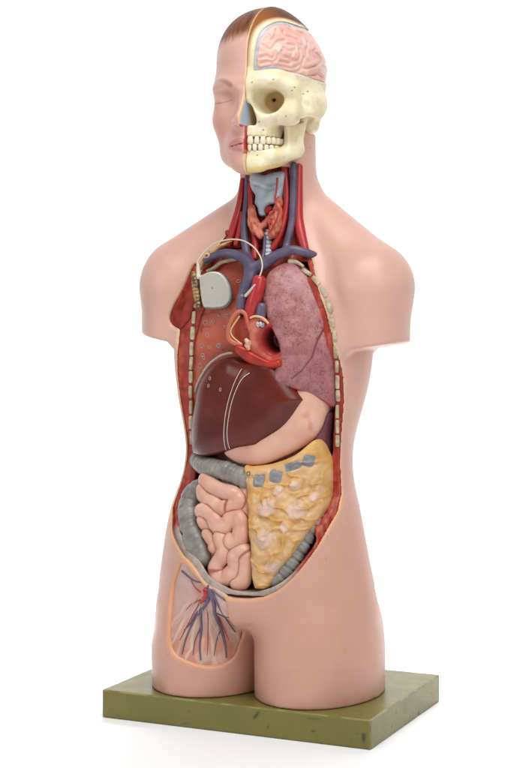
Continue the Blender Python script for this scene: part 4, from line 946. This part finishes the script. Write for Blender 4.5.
# ------------------------------------------------------------------ head: skin on its right half, skull on its left
def loft_head(X, Y, Z):
    z = [.605, .62, .63, .64, .65, .67, .69, .711, .735]
    a = np.interp(Z, z, [.036, .047, .0528, .0568, .0590, .0610, .0630, .0655, .0668]).astype(F4)
    bf = np.interp(Z, z, [.070, .0735, .0745, .0750, .0752, .0750, .0742, .0728, .0720]).astype(F4)
    bb = np.interp(Z, z, [.05, .055, .058, .062, .066, .074, .080, .085, .089]).astype(F4)
    py = Y+.010; b = np.where(py < 0, bf, bb)
    k0 = np.sqrt((X/a)**2+(py/b)**2); k1 = np.sqrt((X/a**2)**2+(py/b**2)**2)+1e-9
    return (k0*(k0-1)/k1).astype(F4)
def jaw_cut(Y, Z, drop=0.0): return (.6218-drop+(Y+.083)*.28-Z)*.95
def head_f(X, Y, Z):
    l = smax(loft_head(X, Y, Z), Z-.735, .02)
    l = smax(l, jaw_cut(Y, Z), .016)
    d = smin(l, cranium(X, Y, Z), .018)
    AX = np.abs(X)
    # brow, cheek, chin
    d = smin(d, rell(AX, Y, Z, (.030, -.0700, .7235), (.022, .009, .006), 28), .012)
    d = smax(d, -rell(AX, Y, Z, (.0345, -.0830, .7085), (.0185, .013, .0115), 25), .014)
    d = smin(d, ell(AX, Y, Z, (.0330, -.0615, .7085), (.0155, .0118, .0125)), .006)
    d = smin(d, rell(AX, Y, Z, (.039, -.053, .687), (.014, .012, .012), 30), .022)
    d = smin(d, ell(X, Y, Z, (0, -.0735, .634), (.017, .0135, .012)), .014)
    # nose
    d = smin(d, cone(AX, Y, Z, (0, -.0800, .714), (0, -.0955, .6835), .0055, .0068), .009)
    d = smin(d, cone(AX, Y, Z, (0, -.0955, .6835), (.001, -.0945, .6805), .0068, .0075), .004)
    d = smin(d, ell(AX, Y, Z, (.0100, -.0860, .6795), (.0062, .0090, .0062)), .005)
    d = smax(d, -ell(AX, Y, Z, (.0060, -.0915, .6725), (.0030, .0050, .0030)), .005)
    # mouth
    d = smin(d, ell(AX, Y, Z, (.0, -.0745, .6555), (.024, .0110, .014)), .012)
    up = rell(AX, Y, Z, (.0065, -.0835, .6575), (.0155, .0062, .0046), 24); lo = rell(AX, Y, Z, (.0045, -.0835, .6490), (.0140, .0068, .0054), 24)
    d = smin(d, up, .004); d = smin(d, lo, .004)
    sl = np.maximum(np.abs(Z-.6537-.0012*np.cos(AX*150))-.0002, np.maximum(AX-.0190, Y+.072)); d = smax(d, -sl, .0016)
    d = smax(d, -ell(AX, Y, Z, (.0, -.0905, .6655), (.0035, .004, .006)), .004)
    return d
LASH = [(-.0530, .7075), (-.047, .7062), (-.040, .7058), (-.033, .7062), (-.027, .7072), (-.0230, .7085)]
BROW = [(-.0185, .7245), (-.026, .7290), (-.036, .7325), (-.046, .7320), (-.054, .7285), (-.059, .7245)]
WIN = None
def window_poly():
    a = D3['brain_win'][:, [0, 2]]; b = D3['brain_low'][:, [0, 2]]
    return np.vstack([spline(a, 4), [(.044, .86), (.10, .86), (.10, .725)], spline(np.vstack([b[1:], [(.078, .722)]]), 4)[::-1]])
def build_head():
    h = .0009
    g = Grid((-.074, -.108, .606), (.003, .094, .832), h); X, Y, Z = g.X, g.Y, g.Z
    hd = head_f(X, Y, Z)
    # face half, and the scalp strip over the midline
    wp = window_poly()
    face = smax(hd, X-.0006, .0006)
    skin = face
    skin = smax(skin, -np.maximum(ell(X, Y, Z, (0, .002, .745), (.050, .06, .06)), -X+.004), .002)
    def col(V):
        x, y, z = V.T
        C = np.tile(hx('d8a99a'), (len(V), 1))
        n = vnoise(x, y, z, .01, 81)
        C = mix(C, hx('d58a7c'), .7*np.exp(-(((x+.044)/.017)**2+((z-.675)/.017)**2))*(y < -.01))
        C = mix(C, hx('d8a28f'), .5*S(z, .655, .632)*(y < -.02))
        # eye shadow, lashes, brow, lips
        q = np.exp(-(((x+.026)/.010)**2+((z-.7165)/.007)**2)); C = mix(C, hx('c28e7a'), .55*q*(y < -.03))
        d = line2d(x, z, BROW); w = np.interp(x, [-.06, -.045, -.02], [.0008, .0022, .0026])
        C = mix(C, hx('8a5a40'), .55*S(d, w+.0022, w*.1)*(y < -.02))
        d = line2d(x, z, LASH); C = mix(C, hx('9a6350'), .8*S(d, .0013, .0003)*(y < -.02)); C = mix(C, hx('d8a08c'), .5*S(d, .004, .001)*(z > .706)*(y < -.02))
        ul = ((x/.0225)**2+((z-.6535)/.0082)**2); 
        lip = S(ul, 1.15, .8)*(y < -.066)*(z > .6435)*(z < .6635)
        C = mix(C, hx('c67a78'), .75*lip)
        C = mix(C, hx('8a4a48'), .7*S(np.abs(z-.6537-.0012*np.cos(np.abs(x)*150)), .0009, .0002)*S(np.abs(x), .0225, .019)*(y < -.066))
        # hair
        edge = np.interp(x, [-.07, -.062, -.05, -.03, -.012, .0], [.752, .768, .7735, .7775, .7815, .783])
        edge = np.where(y > -.02, edge-.9*(y+.02), edge)
        edge = np.maximum(edge, .66)
        st = vnoise(x*6, y*1.2, z*1.2, .012, 82)
        hair = S(z+.0030*st-edge, -.006, .010)
        H = mix(hx('74401f'), hx('4f2a14'), S(st+.6*n, -.6, .8)); H = mix(H, hx('9a6544'), S(z-edge, .016, .0)*.6)
        H = mix(H, hx('c0906a'), .6*S(x, -.004, 0))
        C = mix(C, H, hair*.95)
        gl = 1-.85*hair
        # cut face on the midline
        nx = (x > -.0002) & (z > .60) & (y < .02) & (x < .0015)
        K = np.tile(hx('e3c493'), (len(V), 1))
        K = mix(K, hx('b23a3c'), S(np.abs(z-.660+.002*np.sin(z*900)), .0165, .0135)*(y < -.074))
        K = mix(K, hx('d9b0a0'), S(y, -.088, -.0915)*(z < .672))
        se = (z > .6765)*(z < .705)*(y < -.074)*(y > -.0985+.6*np.maximum(z-.684, 0)); K = mix(K, hx('a9b7cb'), se*1.0)
        C = np.where(nx[:, None] , K, C)
        return np.concatenate([C, np.where(nx, 1, gl)[:, None]], 1)
    hdo = solid('head', g, skin, M['skin'], ROOT, col, smooth_it=3, label='face half with closed eye, pink lips and brown hair')
    # ---------------- skull
    g = Grid((-.0008, -.094, .612), (.074, .094, .832), .0009); X, Y, Z = g.X, g.Y, g.Z
    cr = cranium(X, Y, Z, .0008)
    lowcut = smax(cr, .668-.35*(Y+.0)*(Y < 0)-Z, .012)
    sk = lowcut
    sk = smax(sk, -ell(X, Y, Z, (.0835, -.054, .716), (.020, .034, .030)), .026)
    sk = smax(sk, -ell(X, Y, Z, (.040, -.105, .690), (.05, .020, .022)), .02)
    mx = (np.sqrt((X/.0275)**2+((Y+.045)/.0365)**2)-1)*.028
    mx = smax(np.maximum(mx, Z-.705), .6635-Z, .003); mx = np.maximum(mx, Y-.0)
    sk = smin(sk, mx, .010)
    sk = smin(sk, cone(X, Y, Z, (.026, -.062, .690), (.043, -.0555, .6890), .0120, .0090), .010)
    sk = smin(sk, chain(X, Y, Z, [(.043, -.056, .6895), (.0510, -.0430, .6905), (.0570, -.022, .6935), (.0570, .0, .6980)], [.0088, .0070, .0052, .0050]), .012)
    sk = smin(sk, chain(X, Y, Z, [(.004, -.0790, .7215), (.020, -.0790, .7265), (.036, -.0715, .7275), (.049, -.0590, .7200)], [.0050, .0055, .0050, .0048]), .020)
    sk = smin(sk, chain(X, Y, Z, [(.049, -.0590, .7200), (.0495, -.0545, .708), (.0460, -.0560, .694)], [.0056, .0064, .0072]), .018)
    sk = smin(sk, chain(X, Y, Z, [(.004, -.079, .7195), (.0055, -.0795, .7085), (.0115, -.0765, .697), (.0155, -.0745, .685)], [.0050, .0042, .0040, .0050]), .006)
    orb = rell(X, Y, Z, (.0222, -.0690, .7050), (.0134, .036, .0136), -12)
    orb = smax(orb, -(Y+.110), .01); orb = smin(orb, rell(X, Y, Z, (.0262, -.066, .7030), (.0118, .034, .0118), -12), .006)
    orb = smax(orb, Y+.046, .006)
    sk = smax(sk, -orb, .0045)
    sk = smax(sk, -cone(X, Y, Z, (.021, -.052, .7095), (.017, -.036, .7095), .0026, .0016), .002)
    sk = smax(sk, -ell(X, Y, Z, (.034, -.049, .6985), (.0022, .006, .0016)), .001)
    pear = poly2d(X, Z, spline([(-.004, .7015), (.0035, .7015), (.0070, .696), (.0103, .688), (.0113, .6815), (.0090, .677), (.004, .6772), (-.004, .678)], 4, True))
    sk = smax(sk, -smax(pear, Y+.058, .002), .003)
    # mastoid and joint, space under the arch
    sk = smin(sk, ell(X, Y, Z, (.0460, .006, .684), (.0090, .014, .011)), .010)
    sk = smin(sk, ell(X, Y, Z, (.0520, -.002, .708), (.0125, .030, .0130)), .016)
    sk = smax(sk, -ell(X, Y, Z, (.0640, -.0010, .6860), (.0060, .0045, .0040)), .003)
    sk = smax(sk, -ell(X, Y, Z, (.0520, -.024, .6860), (.010, .016, .0045)), .004)
    # lower jaw
    md = (np.sqrt((X/.0340)**2+((Y+.041)/.0405)**2)-1)*.035
    inn = (np.sqrt((X/.0245)**2+((Y+.041)/.0300)**2)-1)*.027
    md = smax(smax(md, -inn, .003), np.maximum(Y+.041, Z-.6475), .003); md = smax(md, jaw_cut(Y, Z, .0010), .006)
    md = smin(md, chain(X, Y, Z, [(.0, -.076, .6315), (.012, -.0735, .6300)], [.0075, .006]), .008)
    # ramus
    ax = np.array([.0165, .030]); ax = ax/np.linalg.norm(ax); c = np.array([.0440, -.0395])
    def slab(X, Y, Z, lo, hi, zl, zh, th):
        hi = hi-.26*np.maximum(.69-Z, 0)
        u = (X-c[0])*ax[0]+(Y-c[1])*ax[1]; v = -(X-c[0])*ax[1]+(Y-c[1])*ax[0]
        v = v-.10*(Z-.66)*0
        return np.sqrt(np.maximum(np.maximum(np.maximum(lo-u, u-hi), np.maximum(zl-Z, Z-zh)), 0)**2+np.maximum(np.abs(v)-th, 0)**2)-.0022, u, v
    r, u, v = slab(X, Y, Z, -.011, .015, .640, .692, .0030)
    ql = .6475+.30*(u-.0)+14*np.maximum(u-.004, 0)**2*2                       # lower border rises to the angle
    r = smax(r, (ql+.006*S(u, .004, .016)-.006-Z), .004)
    notch = np.sqrt(((u+.001)/.011)**2+((Z-.694)/.012)**2)-1; r = smax(r, -notch*.011, .003)
    md = smin(md, r, .010)
    md = smin(md, chain(X, Y, Z, [(.026, -.066, .640), (.036, -.050, .644), (.046, -.034, .650)], [.0075, .0078, .0070]), .009)
    slot = rell(X, Y, Z, (.0500, -.043, .6835), (.010, .011, .0019), 12, 'y'); sk = smax(sk, -slot, .002); md = smax(md, -slot, .002)
    # roots of the teeth
    sk = sk-.0005*np.cos(np.arctan2(X, -(Y+.045))*28)*S(np.abs(Z-.664), .012, .002)*(Y < -.04)
    wn = poly2d(X, Z, wp)
    sk = smax(sk, -np.maximum(np.maximum(wn, -(cranium(X, Y, Z)+.018)), Y-.06), .0012)
    sk = np.maximum(sk, .0007-X); md = np.maximum(md, .0007-X)
    hollow = ell(X, Y, Z, (0, .004, .750), (.046, .056, .050))
    sk = smax(sk, -hollow, .003)
    pits = [(271.3, 121.6)]
    dots = [(.0152, -.0785, .6805), (.034, -.075, .7285), (.010, -.084, .7255), (.0525, -.05, .716), (.0555, -.04, .7195), (.018, -.076, .6715), (.013, -.0765, .6415), (.031, -.060, .676), (.0455, -.056, .6865)]
    def bcol(V):
        x, y, z = V.T
        n = vnoise(x, y, z, .012, 83); n2 = vnoise(x, y, z, .004, 84)
        C = mix(hx('ebdfc0'), hx('e1d2a9'), S(n, -.4, .6)); C = mix(C, hx('cdb47c'), .35*S(n2, .2, .8))
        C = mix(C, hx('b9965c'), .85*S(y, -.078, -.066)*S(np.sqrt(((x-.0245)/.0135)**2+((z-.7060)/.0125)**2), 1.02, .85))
        C = mix(C, hx('c5a05a'), .7*np.exp(-(((x-.063)/.007)**2+((z-.684)/.008)**2+((y-.0)/.012)**2)))
        C = mix(C, hx('e0c07c'), .85*S(z-(.6225+.0015+(y+.083)*.28), .0045, .002)*(z < .668)*(y < -.012))
        C = mix(C, hx('6f6a4c'), .8*S(np.sqrt(((x-.05)/.012)**2+((y+.043)/.011)**2+((z-.6835)/.0022)**2), 1.05, .8))
        for p in dots: C = mix(C, hx('5a4028'), .8*S(np.sqrt((x-p[0])**2+(z-p[2])**2), .0012, .0005)*(y < -.02))
        # scalp painted over the crown
        wd = poly2d(x, z, window_poly())
        top = (z > .745)
        C = mix(C, hx('ddb98e'), top*S(wd, .002, .006)*(wd > 0))
        hair = top*S(wd+.10*(y+.055)*(y > -.055), .004, .010)*(wd > 0)
        C = mix(C, mix(hx('92582f'), hx('5e331a'), S(y, -.06, -.02)), hair)
        C = mix(C, hx('6e4029'), S(y, .055, .062)*S(z, .66, .69))
        C = mix(C, hx('d7bf92'), .5*S(x, .0022, .0008))
        return np.concatenate([C, (1-.8*np.clip(hair, 0, 1))[:, None]], 1)
    so = solid('skull', g, sk, M['bone'], ROOT, bcol, label='bare ivory skull half with empty eye socket')
    solid('lower_jaw', g, md, M['bone'], so, bcol)
    # cheek muscle behind the teeth
    blob('cheek_muscle', lambda X, Y, Z: smax(ell(X, Y, Z, (.019, -.024, .657), (.019, .020, .020)), .002-X, .002), (.0, -.048, .63), (.042, .0, .682), .0012, M['muscle'], lambda V: mix(hx('a5352c'), hx('6d211b'), S(vnoise(*V.T, .006, 85), -.4, .5)), parent=so)
    # teeth
    def arc(cx, a, b, s):
        ph = np.linspace(0, 1.9, 400); p = np.stack([a*np.sin(ph), cx-b*np.cos(ph)], 1)
        L = np.concatenate([[0], np.cumsum(np.linalg.norm(np.diff(p, axis=0), axis=1))]); return np.array([np.interp(s, L, p[:, 0]), np.interp(s, L, p[:, 1])]), np.interp(s, L, ph)
    for up, ws, zc, hh, a, b in ((1, [.0082, .0070, .0078, .0070, .0070, .0092, .0086], .6592, .0046, .0280, .0364), (0, [.0057, .0063, .0072, .0070, .0070, .0098, .0090], .6508, .0044, .0270, .0352)):
        s = .0008
        for i, w in enumerate(ws):
            (x, y), ph = arc(-.045, a, b, s+w/2); s += w
            t = np.array([math.cos(ph)*a, math.sin(ph)*b]); t /= np.linalg.norm(t); n = np.array([t[1], -t[0]])
            hgt = hh*(1.06 if i == 2 else (1 if i < 3 else .86)); V = []; Q = []
            for lv, kx, ky in ((-1, .62, .45), (-.9, .84, .75), (-.55, .97, .95), (0, .95, 1.05), (.6, .80, 1.), (1, .62, .8)):
                zz = zc+lv*hgt*(1 if not up else 1)
                zz = zc-(-lv if up else lv)*hgt
                for k in range(14):
                    q = 2*math.pi*k/14; cx_, cy_ = math.cos(q), math.sin(q); sp = lambda c: math.copysign(abs(c)**.7, c)
                    px = sp(cx_)*w*.47*kx; py = sp(cy_)*(.0028 if i < 4 else .004)*ky
                    V.append((x+t[0]*px-n[0]*py, y+t[1]*px-n[1]*py, zz))
            for j in range(5):
                for k in range(14): Q.append((j*14+k, j*14+(k+1) % 14, (j+1)*14+(k+1) % 14, (j+1)*14+k))
            Q.append(tuple(range(14))[::-1]); Q.append(tuple(range(70, 84)))
            if not up: Q = [f[::-1] for f in Q]
            me = bpy.data.meshes.new('tooth'); me.from_pydata(V, [], [f[::-1] for f in Q] if up else [f[::-1] for f in Q]); link('tooth', me, M['tooth'], so if up else bpy.data.objects['lower_jaw'])
    # dura band and brain
    g = Grid((.004, -.086, .722), (.070, .064, .832), .0009); X, Y, Z = g.X, g.Y, g.Z
    wn = poly2d(X, Z, wp); lowd = line2d(X, Z, D3['brain_low'][:, [0, 2]])
    wid = .0042*np.interp(X, [0, .030, .040, .09], [1, 1, .25, .1]).astype(F4)
    wid = np.where(Z > .77, .0042, wid)
    du = smax(np.maximum(cranium(X, Y, Z)+.0024, -(cranium(X, Y, Z)+.010)), np.maximum(wn-.001, -wn-wid), .0012); du = np.maximum(du, Y-.058)
    solid('dura', g, du, M['cart'], ROOT, lambda V: mix(hx('b9bcc2'), hx('a3a8b0'), S(vnoise(*V.T, .005, 86), -.4, .6)), label='grey membrane band framing the brain')
    br = cranium(X, Y, Z)+.0022
    br = br+.0011*vnoise(X, Y, Z, .013, 87)
    gd = None
    for k in range(21):
        d = chain(X, Y, Z, spline(D3['sulcus_%d' % k], 3), 0.0); gd = d if gd is None else np.minimum(gd, d)
    br = br+.0030*np.exp(-(gd/.0011)**2)-.0008*np.exp(-((gd-.0038)/.0022)**2)
    # finer folds further back on the side and round the rear
    wq = np.abs(vnoise(X+.006*vnoise(X, Y, Z, .012, 90), Y, Z+.006*vnoise(X, Y, Z, .012, 91), .0125, 92))
    far = S(gd, .004, .009)
    br = br+.0014*np.exp(-(wq/.08)**2)*far
    br = smax(br, np.maximum(wn+np.interp(X, [.028, .042], [.0025, -.0002]).astype(F4), Y-.057), .003); br = np.maximum(br, -(cranium(X, Y, Z)+.022))
    def bc(V):
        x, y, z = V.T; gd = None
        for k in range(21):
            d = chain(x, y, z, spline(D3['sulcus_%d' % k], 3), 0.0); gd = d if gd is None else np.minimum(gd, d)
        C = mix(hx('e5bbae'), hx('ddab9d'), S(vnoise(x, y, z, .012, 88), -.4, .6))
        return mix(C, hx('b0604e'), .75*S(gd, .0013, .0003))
    solid('brain', g, br, M['organ'], ROOT, bc, label='folded pink brain in the opened skull')
build_head()
# ------------------------------------------------------------------ camera and light
cam = bpy.data.cameras.new('camera'); co = bpy.data.objects.new('camera', cam); COL.objects.link(co)
cam.sensor_fit = 'VERTICAL'; cam.sensor_height = 24; cam.lens = 50.0; cam.clip_end = 100
co.location = (.799167, -1.792906, .461508)
co.rotation_euler = (math.radians(90-2.6836), 0, math.radians(24.7016))
SC.camera = co
w = bpy.data.worlds.new('World'); SC.world = w; w.use_nodes = True
nt = w.node_tree; bg = nt.nodes['Background']
# made-up white studio: world gradient, bright behind the model, dimmed on the camera's side
geo = nt.nodes.new('ShaderNodeTexCoord')
dot = nt.nodes.new('ShaderNodeVectorMath'); dot.operation = 'DOT_PRODUCT'; dot.inputs[1].default_value = (-.418, .908, 0)
nt.links.new(geo.outputs['Generated'], dot.inputs[0])
mr = nt.nodes.new('ShaderNodeMapRange'); mr.interpolation_type = 'SMOOTHSTEP'
mr.inputs['From Min'].default_value = .20; mr.inputs['From Max'].default_value = .74; mr.inputs['To Min'].default_value = .22; mr.inputs['To Max'].default_value = 1.12
nt.links.new(dot.outputs['Value'], mr.inputs['Value'])
bg.inputs[0].default_value = (1, 1, 1, 1); nt.links.new(mr.outputs[0], bg.inputs[1])
def area(name, loc, target, size, power):
    from mathutils import Vector
    l = bpy.data.lights.new(name, 'AREA'); l.shape = 'RECTANGLE'; l.size, l.size_y = size; l.energy = power
    o = bpy.data.objects.new(name, l); COL.objects.link(o); o.location = loc
    o.rotation_euler = (Vector(target)-Vector(loc)).to_track_quat('-Z', 'Y').to_euler(); return o
area('overhead_softbox', (.45, -.75, 2.1), (0, 0, .35), (1.4, 1.0), 26)
area('front_softbox', (1.5, -1.3, 1.5), (0, 0, .4), (.9, 1.1), 10)
import bmesh
area('fill_softbox', (-1.15, -1.9, 1.0), (0, 0, .42), (.6, .9), 6)
area('added_floor_light', (-.45, 1.25, 1.5), (-.40, 1.05, 0), (1.6, .8), 27).data.spread = math.radians(70)  # added lamp, only there to brighten the white sheet behind the model
bm = bmesh.new()
# white table sheet under the model
prof = [(-3, 0), (.9, 0)]
rows = []
for (v, z) in prof:
    r = []
    for u in (-5, 5): r.append(bm.verts.new((u*.908-v*.418, u*.418+v*.908, z-.0342)))
    rows.append(r)
for a, b in zip(rows, rows[1:]): bm.faces.new((a[0], a[1], b[1], b[0]))
me = bpy.data.meshes.new('floor'); bm.to_mesh(me); bm.free()
FLOORM = material('white_paper', (.95, .95, .95), rough=.6, spec=.1)
bd = link('floor', me, FLOORM, None); bd['kind'] = 'structure'
SC.view_settings.view_transform = 'Standard'; SC.view_settings.look = 'None'
SC.view_settings.exposure = .14
